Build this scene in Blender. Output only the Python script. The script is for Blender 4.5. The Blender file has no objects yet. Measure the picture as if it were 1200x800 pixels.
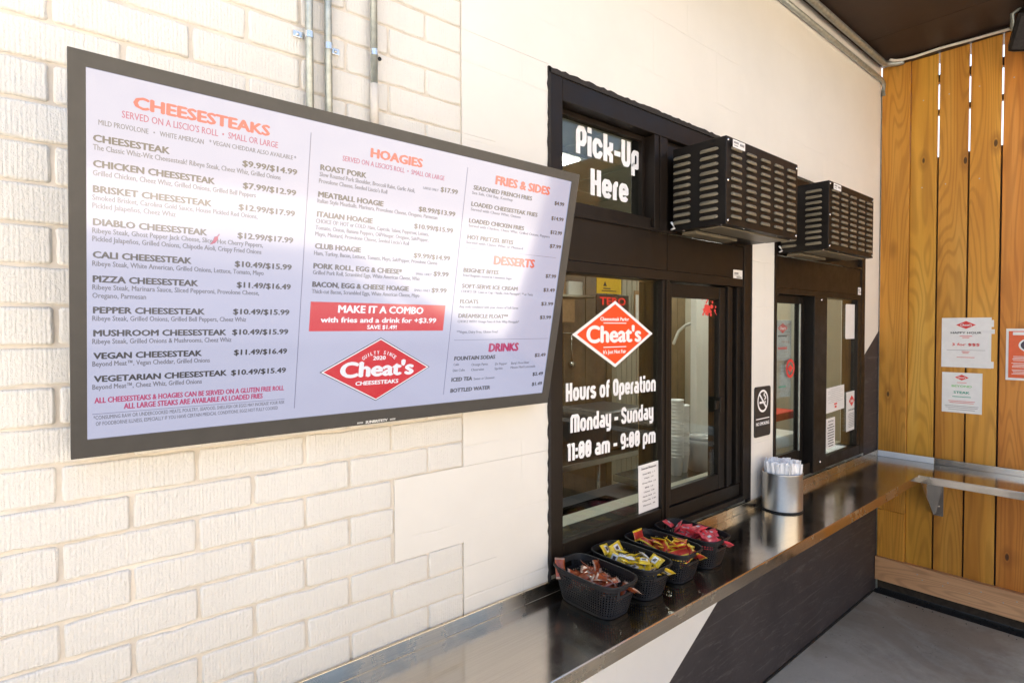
import bpy, bmesh, math, random
from mathutils import Vector, Matrix
R = math.radians
rnd = random.Random(7)
S = bpy.context.scene
COL = S.collection

# ------------------------------------------------------------------ camera, light, exposure
cam_d = bpy.data.cameras.new('camera'); cam = bpy.data.objects.new('camera', cam_d); COL.objects.link(cam)
cam_d.sensor_width = 36.0; cam_d.lens = 20.047; cam_d.clip_start = 0.02; cam_d.clip_end = 2000
_yaw, _pit, _rol = R(49.667), R(-1.332), R(-0.146)
_f = Vector((math.cos(_yaw)*math.cos(_pit), math.sin(_yaw)*math.cos(_pit), math.sin(_pit)))
_r = Vector((math.sin(_yaw), -math.cos(_yaw), 0)); _u = _r.cross(_f)
_r2 = _r*math.cos(_rol) + _u*math.sin(_rol); _u2 = _u*math.cos(_rol) - _r*math.sin(_rol)
_m = Matrix((_r2, _u2, -_f)).transposed().to_4x4(); _m.translation = Vector((0, -1.45, 1.93))
cam.matrix_world = _m
S.camera = cam

SUN_EL, SUN_AZ = 42.0, 8.0          # azimuth measured from +Y towards +X
wd = bpy.data.worlds.new('World'); S.world = wd; wd.use_nodes = True
nt = wd.node_tree; bg = nt.nodes['Background']
sky = nt.nodes.new('ShaderNodeTexSky'); sky.sky_type = 'NISHITA'; sky.sun_disc = False
sky.sun_elevation = R(SUN_EL); sky.sun_rotation = R(SUN_AZ); sky.dust_density = 5.0; sky.ozone_density = 0.6
nt.links.new(sky.outputs[0], bg.inputs[0]); bg.inputs[1].default_value = 0.15
sl = bpy.data.lights.new('sun', 'SUN'); sl.energy = 5.0; sl.angle = R(0.53); sl.color = (1.0, 0.95, 0.87)
so = bpy.data.objects.new('sun', sl); COL.objects.link(so)
_sd = Vector((math.sin(R(SUN_AZ))*math.cos(R(SUN_EL)), math.cos(R(SUN_AZ))*math.cos(R(SUN_EL)), math.sin(R(SUN_EL))))
so.rotation_euler = (-_sd).to_track_quat('-Z', 'Y').to_euler(); so.location = (3, 6, 9)
S.view_settings.view_transform = 'Standard'; S.view_settings.look = 'None'
S.view_settings.exposure = 2.08; S.view_settings.gamma = 1.0
S.cycles.max_bounces = 10; S.cycles.diffuse_bounces = 6; S.cycles.glossy_bounces = 5
S.cycles.transparent_max_bounces = 24; S.cycles.transmission_bounces = 6
S.cycles.caustics_reflective = False; S.cycles.caustics_refractive = False
S.cycles.sample_clamp_indirect = 6.0

# ------------------------------------------------------------------ helpers
def link(o, parent=None):
    COL.objects.link(o)
    if parent is not None: o.parent = parent
    return o
def tag(o, label, cat, group=None):
    o['label'] = label; o['category'] = cat
    if group: o['group'] = group
    return o
def thing(name, label, cat, loc=(0, 0, 0), group=None):
    o = link(bpy.data.objects.new(name, None)); o.location = loc; o.empty_display_size = 0.05
    return tag(o, label, cat, group)
def struct(o):
    o['kind'] = 'structure'; return o
def mesh_obj(name, bm, mats, parent=None, smooth=False):
    me = bpy.data.meshes.new(name); bm.to_mesh(me); bm.free()
    for m in (mats if isinstance(mats, (list, tuple)) else [mats]): me.materials.append(m)
    if smooth:
        for p in me.polygons: p.use_smooth = True
    o = link(bpy.data.objects.new(name, me))
    if parent is not None:
        o.parent = parent
        o.matrix_parent_inverse = Matrix.Translation(parent.location).inverted() if parent.type == 'EMPTY' and parent.parent is None and parent.location.length > 0 else Matrix()
    return o
def box(bm, x0, x1, y0, y1, z0, z1, mi=0, bev=0.0):
    if bev:
        t = bmesh.new(); box(t, x0, x1, y0, y1, z0, z1)
        bmesh.ops.bevel(t, geom=t.edges[:], offset=bev, segments=2, profile=0.6, affect='EDGES')
        add_bm(bm, t, mi); return
    v = [bm.verts.new((x, y, z)) for x in (x0, x1) for y in (y0, y1) for z in (z0, z1)]
    for f in ((0, 1, 3, 2), (4, 6, 7, 5), (0, 4, 5, 1), (2, 3, 7, 6), (0, 2, 6, 4), (1, 5, 7, 3)):
        bm.faces.new([v[i] for i in f]).material_index = mi
def add_bm(bm, t, mi=None, M=None):
    if M is not None: bmesh.ops.transform(t, matrix=M, verts=t.verts[:])
    mp = {v: bm.verts.new(v.co) for v in t.verts}
    for f in t.faces:
        g = bm.faces.new([mp[v] for v in f.verts]); g.material_index = f.material_index if mi is None else mi; g.smooth = f.smooth
    t.free()
def prism(bm, pts, y0, y1, mi=0, plane='xz'):
    """polygon in the given plane given thickness along the remaining axis"""
    def p(a, b, c):
        return (a, c, b) if plane == 'xz' else (c, a, b) if plane == 'yz' else (a, b, c)
    A = [bm.verts.new(p(a, b, y0)) for a, b in pts]; B = [bm.verts.new(p(a, b, y1)) for a, b in pts]
    n = len(pts); fs = [bm.faces.new(A), bm.faces.new(B[::-1])]
    for i in range(n): fs.append(bm.faces.new((A[i], B[i], B[(i+1) % n], A[(i+1) % n])))
    for f in fs: f.material_index = mi
def fixn(bm): bmesh.ops.recalc_face_normals(bm, faces=bm.faces[:])
def tube(bm, pts, r, n=10, mi=0, cap=True):
    pts = [Vector(p) for p in pts]; rings = []
    for i, p in enumerate(pts):
        d = (pts[min(i+1, len(pts)-1)] - pts[max(i-1, 0)]).normalized()
        a = d.cross(Vector((0, 0, 1)) if abs(d.z) < .9 else Vector((0, 1, 0))).normalized(); b = d.cross(a)
        rings.append([bm.verts.new(p + (a*math.cos(2*math.pi*k/n) + b*math.sin(2*math.pi*k/n))*r) for k in range(n)])
    for i in range(len(rings)-1):
        for k in range(n):
            f = bm.faces.new((rings[i][k], rings[i][(k+1) % n], rings[i+1][(k+1) % n], rings[i+1][k])); f.smooth = True; f.material_index = mi
    if cap:
        bm.faces.new(rings[0][::-1]).material_index = mi; bm.faces.new(rings[-1]).material_index = mi
def lathe(bm, prof, n=40, c=(0, 0), mi=0):
    rings = [[bm.verts.new((c[0]+r*math.cos(2*math.pi*k/n), c[1]+r*math.sin(2*math.pi*k/n), z)) for k in range(n)] for r, z in prof]
    for i in range(len(rings)-1):
        for k in range(n):
            f = bm.faces.new((rings[i][k], rings[i][(k+1) % n], rings[i+1][(k+1) % n], rings[i+1][k])); f.smooth = True; f.material_index = mi
def frame_rect(bm, x0, x1, z0, z1, l, r, b, t, y0, y1, mi=0, bev=0.003):
    box(bm, x0, x0+l, y0, y1, z0, z1, mi, bev); box(bm, x1-r, x1, y0, y1, z0, z1, mi, bev)
    box(bm, x0+l, x1-r, y0+.002, y1, z0, z0+b, mi, bev); box(bm, x0+l, x1-r, y0+.002, y1, z1-t, z1, mi, bev)

# ------------------------------------------------------------------ materials
class NB:
    """small node builder"""
    def __init__(s, name):
        s.m = bpy.data.materials.new(name); s.m.use_nodes = True; s.t = s.m.node_tree
        s.b = s.t.nodes['Principled BSDF']; s.out = s.t.nodes['Material Output']
    def n(s, typ, **k):
        o = s.t.nodes.new(typ)
        for a, v in k.items():
            if a.startswith('i_'):
                key = a[2:]
                o.inputs[int(key) if key.isdigit() else key].default_value = v
            else: setattr(o, a, v)
        return o
    def l(s, a, b): s.t.links.new(a, b)
    def coord(s, scale=(1, 1, 1), loc=(0, 0, 0), kind='Object'):
        tc = s.n('ShaderNodeTexCoord'); mp = s.n('ShaderNodeMapping')
        mp.inputs['Scale'].default_value = scale; mp.inputs['Location'].default_value = loc
        s.l(tc.outputs[kind], mp.inputs[0]); return mp.outputs[0]
    def noise(s, co, scale, detail=4, rough=.55, dist=0.0):
        n = s.n('ShaderNodeTexNoise'); n.inputs['Scale'].default_value = scale; n.inputs['Detail'].default_value = detail
        n.inputs['Roughness'].default_value = rough; n.inputs['Distortion'].default_value = dist
        s.l(co, n.inputs['Vector']); return n.outputs['Fac']
    def ramp(s, fac, stops):
        r = s.n('ShaderNodeValToRGB'); el = r.color_ramp.elements
        while len(el) < len(stops): el.new(.5)
        for e, (p, c) in zip(el, stops): e.position = p; e.color = c if len(c) == 4 else (*c, 1)
        s.l(fac, r.inputs[0]); return r.outputs[0]
    def mix(s, a, b, fac, blend='MIX'):
        m = s.n('ShaderNodeMix', data_type='RGBA', blend_type=blend)
        for v, i in ((fac, 0), (a, 6), (b, 7)):
            if hasattr(v, 'is_output') or hasattr(v, 'links'): s.l(v, m.inputs[i])
            elif i == 0: m.inputs[0].default_value = v
            else: m.inputs[i].default_value = (*v, 1) if len(v) == 3 else v
        return m.outputs[2]
    def math(s, op, a, b=0.0):
        m = s.n('ShaderNodeMath', operation=op)
        for v, i in ((a, 0), (b, 1)):
            if hasattr(v, 'links'): s.l(v, m.inputs[i])
            else: m.inputs[i].default_value = v
        return m.outputs[0]
    def col(s, c):
        if hasattr(c, 'links'): s.l(c, s.b.inputs['Base Color'])
        else: s.b.inputs['Base Color'].default_value = (*c, 1)
        return s
    def set(s, **k):
        names = dict(rough='Roughness', metal='Metallic', spec='Specular IOR Level', coat='Coat Weight', aniso='Anisotropic', trans='Transmission Weight', alpha='Alpha', sheen='Sheen Weight', croug='Coat Roughness')
        for a, v in k.items():
            i = s.b.inputs[names[a]]
            if hasattr(v, 'links'): s.l(v, i)
            else: i.default_value = v
        return s
    def bump(s, h, strength=.3, dist=.002, prev=None):
        b = s.n('ShaderNodeBump'); b.inputs['Strength'].default_value = strength; b.inputs['Distance'].default_value = dist
        s.l(h, b.inputs['Height'])
        if prev is not None: s.l(prev, b.inputs['Normal'])
        s.l(b.outputs[0], s.b.inputs['Normal']); return b.outputs[0]

def plain(name, c, rough=.5, metal=0.0, spec=.5, grain=0.12, scale=30):
    b = NB(name); co = b.coord()
    f = b.noise(co, scale, 5, .6)
    k = b.ramp(f, [(.3, tuple(x*(1-grain) for x in c)), (.7, tuple(min(1, x*(1+grain)) for x in c))])
    b.col(k).set(metal=metal, spec=spec)
    b.set(rough=b.math('MULTIPLY_ADD', f, .0)) if False else b.set(rough=rough)
    return b.m
def emit(name, c, strength, base=(.02, .02, .02), rough=.3):
    b = NB(name); b.col(base).set(rough=rough)
    b.b.inputs['Emission Color'].default_value = (*c, 1); b.b.inputs['Emission Strength'].default_value = strength
    return b.m

M = {}
def wall_paint(name, comb, tone=(.785, .758, .692)):
    b = NB(name); co = b.coord()
    big = b.noise(co, 1.3, 5, .6); fine = b.noise(co, 60, 6, .65)
    c = b.ramp(big, [(.3, tuple(x*.93 for x in tone)), (.72, tuple(min(.86, x*1.05) for x in tone))])
    dirt = b.noise(b.coord((1, 1, 3)), 9, 6, .7, .6)
    c = b.mix(c, (.60, .45, .30), b.math('MULTIPLY', b.ramp(dirt, [(.66, (0, 0, 0)), (.80, (1, 1, 1))]), .30 if comb else .12))
    b.col(c).set(rough=.62, spec=.35)
    if comb:
        streak = b.noise(b.coord((150, 1, 9)), 1.0, 4, .65, .35)
        w = b.n('ShaderNodeTexWave', wave_type='BANDS', bands_direction='X')
        w.inputs['Scale'].default_value = 26; w.inputs['Distortion'].default_value = 3.2; w.inputs['Detail'].default_value = 4
        w.inputs['Detail Scale'].default_value = 2.5; w.inputs['Detail Roughness'].default_value = .7; b.l(b.coord((1.6, 1, .35)), w.inputs['Vector'])
        h = b.math('ADD', b.math('MULTIPLY', streak, .8), b.math('MULTIPLY', w.outputs['Fac'], .16))
        p = b.bump(h, .75, .0034)
        blob = b.noise(co, 120, 5, .65); p = b.bump(blob, .8, .0040, p)
    else:
        p = b.bump(b.noise(co, 45, 6, .6), .22, .002)
        lump = b.noise(co, 5, 3, .5); p = b.bump(lump, .25, .012, p)
        br = b.n('ShaderNodeTexBrick'); br.offset = .5
        for k, v in (('Scale', 1.0), ('Mortar Size', .004), ('Mortar Smooth', .6), ('Brick Width', .493), ('Row Height', .2385)): br.inputs[k].default_value = v
        br.inputs['Color1'].default_value = br.inputs['Color2'].default_value = (1, 1, 1, 1); br.inputs['Mortar'].default_value = (0, 0, 0, 1)
        # the brick texture lives in XY; feed it (x, z)
        sp = b.n('ShaderNodeSeparateXYZ'); b.l(b.coord((1, 1, 1), (-.043, 0, .102)), sp.inputs[0])
        cb = b.n('ShaderNodeCombineXYZ'); wob = b.noise(co, 9, 3)
        b.l(sp.outputs[0], cb.inputs[0]); b.l(b.math('MULTIPLY_ADD', wob, .012), cb.inputs[1]) if False else b.l(b.math('ADD', sp.outputs[2], b.math('MULTIPLY', wob, .014)), cb.inputs[1])
        b.l(cb.outputs[0], br.inputs['Vector'])
        msk = b.ramp(b.noise(co, 2.6, 3), [(.46, (0, 0, 0)), (.60, (1, 1, 1))])
        inv = b.math('SUBTRACT', 1.0, br.outputs['Color'])
        hh = b.math('SUBTRACT', 1.0, b.math('MULTIPLY', inv, msk))
        b.bump(hh, .55, .003, p)
    return b.m
M['brick'] = wall_paint('white_painted_brick', True)
M['render'] = wall_paint('white_painted_render', False)
M['mortar'] = plain('painted_mortar', (.68, .62, .53), .8, grain=.18, scale=9)

def charcoal(name):
    b = NB(name); co = b.coord()
    c = b.ramp(b.noise(co, 3, 6, .65), [(.3, (.030, .026, .030)), (.75, (.052, .046, .050))])
    st = b.noise(b.coord((3, 1, 22)), 1.2, 6, .8, 1.2)
    c = b.mix(c, (.16, .15, .15), b.math('MULTIPLY', b.ramp(st, [(.53, (0, 0, 0)), (.70, (1, 1, 1))]), .5))
    sx = b.n('ShaderNodeSeparateXYZ'); b.l(co, sx.inputs[0])
    zz = b.math('ABSOLUTE', b.math('SUBTRACT', b.math('FRACT', b.math('ADD', b.math('MULTIPLY', sx.outputs[2], 4.95), b.math('MULTIPLY', b.noise(co, 6, 3), .05))), .5))
    ln = b.math('MULTIPLY', b.ramp(zz, [(.0, (1,)*3), (.022, (0,)*3)]), b.ramp(b.noise(co, 5, 4, .7), [(.40, (0,)*3), (.62, (1,)*3)]))
    c = b.mix(c, (.15, .14, .14), b.math('MULTIPLY', ln, .55))
    b.col(c).set(rough=.55, spec=.4)
    p = b.bump(b.noise(co, 50, 5, .6), .3, .002)
    b.bump(b.noise(b.coord((.6, 1, 6)), 2, 2), .3, .01, p)
    return b.m
M['charcoal'] = charcoal('charcoal_wall_paint')

def bronze(name, c=(.0115, .0075, .0050), rough=.42):
    b = NB(name); co = b.coord()
    f = b.noise(co, 12, 6, .7)
    cc = b.ramp(f, [(.3, tuple(x*.75 for x in c)), (.75, tuple(x*1.35 for x in c))])
    sc = b.noise(b.coord((60, 60, 4)), 1.0, 5, .8)
    cc = b.mix(cc, tuple(x*4+.02 for x in c), b.math('MULTIPLY', b.ramp(sc, [(.70, (0, 0, 0)), (.80, (1, 1, 1))]), .35))
    b.col(cc).set(rough=b.ramp(f, [(.3, (rough-.08,)*3), (.7, (rough+.1,)*3)]), spec=.24)
    b.bump(b.noise(co, 90, 3), .08, .001)
    return b.m
M['bronze'] = bronze('dark_bronze_aluminium')
M['black'] = bronze('black_painted_steel', (.009, .007, .0055), .42)
M['louver'] = bronze('sheen_toned_louver_steel', (.18, .155, .108), .38)  # black louvers; the sheen of reflected sky is put into a lighter colour
M['seal'] = plain('black_sealant', (.022, .018, .016), .85, grain=.4, scale=60)

def steel(name, c=(.56, .53, .49), rough=.24, axis='x', met=1.0):
    b = NB(name)
    sc = {'x': (2.5, 260, 260), 'y': (260, 2.5, 260), 'z': (220, 220, 2.0)}[axis]
    f = b.noise(b.coord(sc), 1.0, 5, .7); g = b.noise(b.coord(), 3.0, 5, .65)
    b.col(b.ramp(f, [(.2, tuple(x*.82 for x in c)), (.8, tuple(min(1, x*1.1) for x in c))])).set(metal=met, rough=b.math('ADD', b.math('MULTIPLY', f, .10), b.math('MULTIPLY', b.ramp(g, [(.3, (0,)*3), (.8, (1,)*3)]), rough)))
    p = b.bump(f, .05, .0005)
    if axis != 'z': b.bump(g, .08, .006, p)
    return b.m
M['steel'] = steel('brushed_stainless_steel', rough=.26)
M['steel_y'] = steel('brushed_stainless_shelf', rough=.26, axis='y')
M['steel_z'] = plain('satin_steel_cup', (.62, .595, .55), .34, 1.0, grain=.04, scale=60)
M['steel_edge'] = steel('sun_toned_satin_steel', (.70, .62, .50), .46)  # warm reflection of the sunny ground is put into this steel's colour
M['cool_white'] = wall_paint('cool_white_lower_wall', False, (.78, .785, .79))
M['galv'] = plain('galvanised_conduit', (.42, .45, .42), .45, .75, grain=.2, scale=40)
M['screw'] = plain('zinc_screw', (.75, .74, .70), .25, .9)
M['white_pipe'] = plain('white_plastic_pipe', (.72, .68, .60), .45)

def wood(name, c1, c2, c3, axis='z'):
    b = NB(name)
    at = b.n('ShaderNodeAttribute', attribute_name='board')
    tc = b.n('ShaderNodeTexCoord'); vm = b.n('ShaderNodeVectorMath', operation='MULTIPLY_ADD')
    cb = b.n('ShaderNodeCombineXYZ')
    for i, k in enumerate((3.1, 2.3, 7.7)): b.l(b.math('MULTIPLY', at.outputs['Fac'], k), cb.inputs[i])
    vm.inputs[1].default_value = (1, 1, 1); b.l(tc.outputs['Object'], vm.inputs[0]); b.l(cb.outputs[0], vm.inputs[2])
    def mapped(scale):
        mp = b.n('ShaderNodeMapping'); mp.inputs['Scale'].default_value = scale; b.l(vm.outputs[0], mp.inputs[0]); return mp.outputs[0]
    s = (lambda a, l: (a, a, l)) if axis == 'z' else (lambda a, l: (a, l, a))
    # cathedral grain: contour lines of a stretched field
    fld = b.noise(mapped(s(5.5, .55)), 1.0, 1.5, .4, .3)
    w = b.math('SINE', b.math('MULTIPLY', fld, 120.0)); w = b.math('MULTIPLY_ADD', w, .5); b.t.nodes[-1].inputs[2].default_value = .5
    fib = b.noise(mapped(s(170, 3.5)), 1.0, 5, .7)
    tone = b.noise(mapped(s(7, .7)), 1.0, 3, .5)
    c = b.ramp(tone, [(.28, c1), (.52, c2), (.75, c3)])
    c = b.mix(c, tuple(x*.62 for x in c1), b.math('MULTIPLY', b.ramp(w, [(.50, (0,)*3), (1.0, (1,)*3)]), .36))
    c = b.mix(c, tuple(x*.7 for x in c1), b.math('MULTIPLY', b.ramp(fib, [(.52, (0,)*3), (.72, (1,)*3)]), .35))
    vo = b.n('ShaderNodeTexVoronoi'); vo.inputs['Scale'].default_value = 1.0; b.l(mapped(s(6.2, 2.6)), vo.inputs['Vector'])
    kn = b.ramp(vo.outputs['Distance'], [(.0, (1,)*3), (.050, (.95,)*3), (.075, (0,)*3)])
    c = b.mix(c, (.030, .013, .005), b.math('MULTIPLY', kn, .92))
    rk = b.ramp(vo.outputs['Distance'], [(.06, (0,)*3), (.10, (1,)*3), (.24, (0,)*3)])
    c = b.mix(c, tuple(x*.6 for x in c1), b.math('MULTIPLY', rk, .6))
    hv = b.n('ShaderNodeHueSaturation'); b.l(c, hv.inputs['Color'])
    b.l(b.math('ADD', .78, b.math('MULTIPLY', at.outputs['Fac'], .48)), hv.inputs['Value'])
    b.l(b.math('ADD', .484, b.math('MULTIPLY', b.math('FRACT', b.math('MULTIPLY', at.outputs['Fac'], 7.3)), .026)), hv.inputs['Hue'])
    b.col(hv.outputs[0]).set(rough=.5, spec=.4)
    p = b.bump(fib, .25, .0012); b.bump(w, .12, .001, p)
    return b.m
M['wood'] = wood('yellow_pine_boards', (.42, .170, .018), (.58, .280, .036), (.63, .345, .064))
M['wood_base'] = wood('pale_pine_rail', (.50, .290, .115), (.62, .385, .170), (.66, .43, .205), 'y')
M['wood_dark'] = plain('dark_backing_boards', (.045, .032, .022), .8, grain=.3)

def concrete(name, c, sc=1.0, stains=True):
    b = NB(name); co = b.coord()
    c0 = b.ramp(b.noise(co, 1.1*sc, 8, .62, .4), [(.3, tuple(x*.72 for x in c)), (.7, tuple(x*1.18 for x in c))])
    fine = b.noise(co, 55*sc, 6, .7)
    c0 = b.mix(c0, tuple(x*1.25 for x in c), b.math('MULTIPLY', b.ramp(fine, [(.5, (0,)*3), (.8, (1,)*3)]), .5))
    if stains:
        st = b.noise(b.coord((1, 1, 1), (4, 2, 0)), 1.0, 5, .65, .8)
        c0 = b.mix(c0, (.26, .19, .12), b.math('MULTIPLY', b.ramp(st, [(.44, (0,)*3), (.60, (1,)*3)]), .6))
        cr = b.n('ShaderNodeTexVoronoi', feature='DISTANCE_TO_EDGE'); cr.inputs['Scale'].default_value = 1.1
        wv = b.n('ShaderNodeVectorMath', operation='ADD'); ns = b.n('ShaderNodeTexNoise'); ns.inputs['Scale'].default_value = 4; ns.inputs['Detail'].default_value = 6; b.l(co, ns.inputs['Vector'])
        b.l(co, wv.inputs[0]); b.l(ns.outputs['Color'], wv.inputs[1]); b.l(wv.outputs[0], cr.inputs['Vector'])
        c0 = b.mix(c0, (.06, .055, .05), b.math('MULTIPLY', b.ramp(cr.outputs['Distance'], [(.0, (1,)*3), (.004, (0,)*3)]), .28))
        pa = b.noise(co, 2.2, 7, .75)
        c0 = b.mix(c0, tuple(x*.45 for x in c), b.math('MULTIPLY', b.ramp(pa, [(.52, (0,)*3), (.68, (1,)*3)]), .5))
        sp = b.noise(co, 38, 2, .5)
        c0 = b.mix(c0, (.05, .048, .045), b.math('MULTIPLY', b.ramp(sp, [(.72, (0,)*3), (.76, (1,)*3)]), .7))
    b.col(c0).set(rough=.72, spec=.3)
    p = b.bump(fine, .25, .002); b.bump(b.noise(co, 4*sc, 5), .2, .008, p)
    return b.m
M['floor'] = concrete('patio_concrete', (.49, .455, .375))
M['ground'] = concrete('sunlit_pavement', (.66, .60, .52), .4, False)
M['soil'] = plain('dark_wet_grit', (.012, .011, .010), .8, grain=.6, scale=120)

def ceiling_mat():
    b = NB('dark_brown_ceiling'); co = b.coord()
    c = b.ramp(b.noise(co, 1.5, 6, .65), [(.3, (.021, .0125, .009)), (.7, (.040, .024, .017))])
    sc = b.noise(b.coord((9, 2.0, 1)), 3.0, 2, .5, 2.5)
    c = b.mix(c, (.20, .15, .11), b.math('MULTIPLY', b.ramp(sc, [(.70, (0,)*3), (.715, (1,)*3), (.73, (0,)*3)]), .22))
    b.col(c).set(rough=.55, spec=.3); b.bump(b.noise(co, 25, 4), .15, .002)
    return b.m
M['ceiling'] = ceiling_mat()

def glass(name, tint=(.90, .93, .90)):
    b = NB(name); t = b.t
    for n in list(t.nodes):
        if n.type == 'BSDF_PRINCIPLED': t.nodes.remove(n)
    ge = b.n('ShaderNodeNewGeometry'); dp = b.n('ShaderNodeVectorMath', operation='DOT_PRODUCT')
    b.l(ge.outputs['Normal'], dp.inputs[0]); b.l(ge.outputs['Incoming'], dp.inputs[1])
    k = b.math('SUBTRACT', 1.0, b.math('ABSOLUTE', dp.outputs['Value']))
    fr = b.math('ADD', .045, b.math('MULTIPLY', b.math('POWER', k, 5.0), .95))
    tr = b.n('ShaderNodeBsdfTransparent'); tr.inputs[0].default_value = (*tint, 1)
    gl = b.n('ShaderNodeBsdfGlossy'); gl.inputs['Roughness'].default_value = .0
    co = b.coord(); bp = b.n('ShaderNodeBump'); bp.inputs['Strength'].default_value = .05; bp.inputs['Distance'].default_value = .01
    b.l(b.noise(co, 2.5, 2), bp.inputs['Height']); b.l(bp.outputs[0], gl.inputs['Normal'])
    mx = b.n('ShaderNodeMixShader'); b.l(fr, mx.inputs[0]); b.l(tr.outputs[0], mx.inputs[1]); b.l(gl.outputs[0], mx.inputs[2])
    b.l(mx.outputs[0], b.out.inputs[0]); return b.m
M['glass'] = glass('window_glass')

M['bezel'] = plain('matt_graphite_casing', (.060, .056, .050), .42, grain=.08)
M['bezel_side'] = plain('silver_casing_side', (.42, .41, .37), .4, .5, grain=.05)
def screen_mat():
    b = NB('lit_display_panel'); b.col((.01, .01, .012)).set(rough=.11, spec=1.0, coat=1.0, croug=.07)
    b.b.inputs['Coat IOR'].default_value = 1.65
    b.b.inputs['Emission Color'].default_value = (.56, .575, .77, 1); b.b.inputs['Emission Strength'].default_value = .215
    return b.m
M['screen'] = screen_mat()
def ink(name, c, e=0.0):
    b = NB(name); b.col(tuple(x*.06 for x in c)).set(rough=.11, spec=1.0, coat=1.0, croug=.07)
    b.b.inputs['Coat IOR'].default_value = 1.65
    if e: b.b.inputs['Emission Color'].default_value = (*c, 1); b.b.inputs['Emission Strength'].default_value = e
    return b.m
M['i_dark'] = ink('display_charcoal', (.045, .045, .06), .12)
M['i_grey'] = ink('display_grey', (.165, .16, .20), .17)
M['i_line'] = ink('display_line', (.22, .21, .34), .18)
M['i_red'] = ink('display_red', (.80, .012, .03), .19)
M['i_head'] = ink('display_heading_red', (.85, .05, .03), .19)
M['i_mag'] = ink('display_magenta', (.52, .012, .14), .20)
M['i_white'] = ink('display_white', (.95, .93, .98), .22)
M['vinyl'] = plain('white_vinyl', (.86, .86, .86), .45, grain=.02)
M['straw_paper'] = plain('white_straw_paper', (.88, .88, .88), .6, grain=.02)
M['vinyl_red'] = plain('orange_red_vinyl', (.86, .075, .012), .4, grain=.03)
M['paper'] = plain('white_paper', (.80, .79, .77), .6, grain=.03)
M['laminate'] = plain('grey_laminated_sheet', (.44, .46, .47), .12, grain=.25, scale=12)
M['print_dark'] = plain('black_print', (.03, .03, .03), .6)
M['print_grey'] = plain('grey_print', (.30, .30, .30), .6)
M['print_red'] = plain('red_print', (.70, .05, .04), .6)
M['print_orange'] = plain('orange_red_print', (.72, .12, .035), .5, grain=.06)
M['print_green'] = plain('green_print', (.25, .60, .20), .6)
M['print_teal'] = plain('teal_print', (.03, .36, .24), .6)
M['sign_black'] = plain('black_sign_plastic', (.022, .022, .022), .45)
M['white_plastic'] = plain('white_plastic', (.74, .74, .70), .4, grain=.03)
M['yellow'] = plain('yellow_sign', (.80, .50, .02), .5, grain=.05)
M['cardboard'] = plain('brown_cardboard', (.33, .21, .11), .8)
M['room_wall'] = plain('pale_kitchen_wall', (.42, .40, .32), .5, grain=.08, scale=3)
M['room_ceiling'] = plain('grey_green_ceiling', (.46, .47, .38), .6, grain=.12, scale=3)
M['room_floor'] = plain('dark_kitchen_floor', (.06, .055, .05), .5)
M['room_dark'] = plain('dark_kitchen_steel', (.05, .052, .06), .35, .5)
M['room_steel'] = steel('kitchen_steel', (.5, .5, .48), .3)
M['facade'] = plain('cream_facade', (.28, .25, .20), .8, grain=.2, scale=3)
M['reflected_planks'] = plain('fence_reflection_brown', (.115, .082, .048), .6, grain=.35, scale=4)  # brown of the fence as mirrored in the window glass
M['lamp'] = emit('ceiling_lamp_panel', (1, .97, .90), 5.0)
M['led'] = emit('red_lit_letters', (1, .03, .02), .25)

# ------------------------------------------------------------------ lettering
_tc = {}
def glyph_mesh(body, res=2):
    if (body, res) in _tc: return _tc[(body, res)]
    cu = bpy.data.curves.new('t', 'FONT'); cu.body = body; cu.resolution_u = res; cu.fill_mode = 'FRONT'
    ob = bpy.data.objects.new('t', cu); COL.objects.link(ob)
    dg = bpy.context.evaluated_depsgraph_get(); me = ob.evaluated_get(dg).to_mesh()
    vs = [(v.co.x, v.co.y) for v in me.vertices]; fs = [tuple(p.vertices) for p in me.polygons]
    ob.evaluated_get(dg).to_mesh_clear(); bpy.data.objects.remove(ob); bpy.data.curves.remove(cu)
    _tc[(body, res)] = (vs, fs); return vs, fs
CAP = 0.73
def text(bm, body, x, y, width, cap, weight=0.0, mi=0, z=0.0, center=False, res=2, shear=0.0):
    """flat lettering in the XY plane, baseline start at (x, y); weight thickens the strokes (fraction of cap height)"""
    vs, fs = glyph_mesh(body, res)
    if not vs: return
    x0 = min(v[0] for v in vs); x1 = max(v[0] for v in vs)
    ky = cap/CAP; w = weight*cap
    kx = (width-2*w)/(x1-x0) if width else ky
    if center: x = x - ((x1-x0)*kx + 2*w)/2
    offs = [(0, 0)] if not w else [(dx*w, dy*w*.55) for dx, dy in ((-1, 0), (1, 0), (0, 1), (0, -1), (-.5, .5), (.5, -.5))]
    for i, (dx, dy) in enumerate(offs):
        nv = [bm.verts.new((x + w + (vx-x0)*kx + dx + shear*vy*ky, y + vy*ky + dy, z + i*2.5e-5)) for vx, vy in vs]
        for f in fs:
            try: bm.faces.new([nv[j] for j in f]).material_index = mi
            except ValueError: pass
def rect(bm, x0, x1, y0, y1, mi=0, z=0.0):
    bm.faces.new([bm.verts.new((a, b, z)) for a, b in ((x0, y0), (x1, y0), (x1, y1), (x0, y1))]).material_index = mi
def poly(bm, pts, mi=0, z=0.0):
    bm.faces.new([bm.verts.new((a, b, z)) for a, b in pts]).material_index = mi
def ring(bm, cx, cy, rx, ry, t, mi=0, z=0.0, n=40):
    A = [bm.verts.new((cx+rx*math.cos(2*math.pi*k/n), cy+ry*math.sin(2*math.pi*k/n), z)) for k in range(n)]
    B = [bm.verts.new((cx+(rx-t)*math.cos(2*math.pi*k/n), cy+(ry-t)*math.sin(2*math.pi*k/n), z)) for k in range(n)]
    for k in range(n): bm.faces.new((A[k], A[(k+1) % n], B[(k+1) % n], B[k])).material_index = mi
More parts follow.
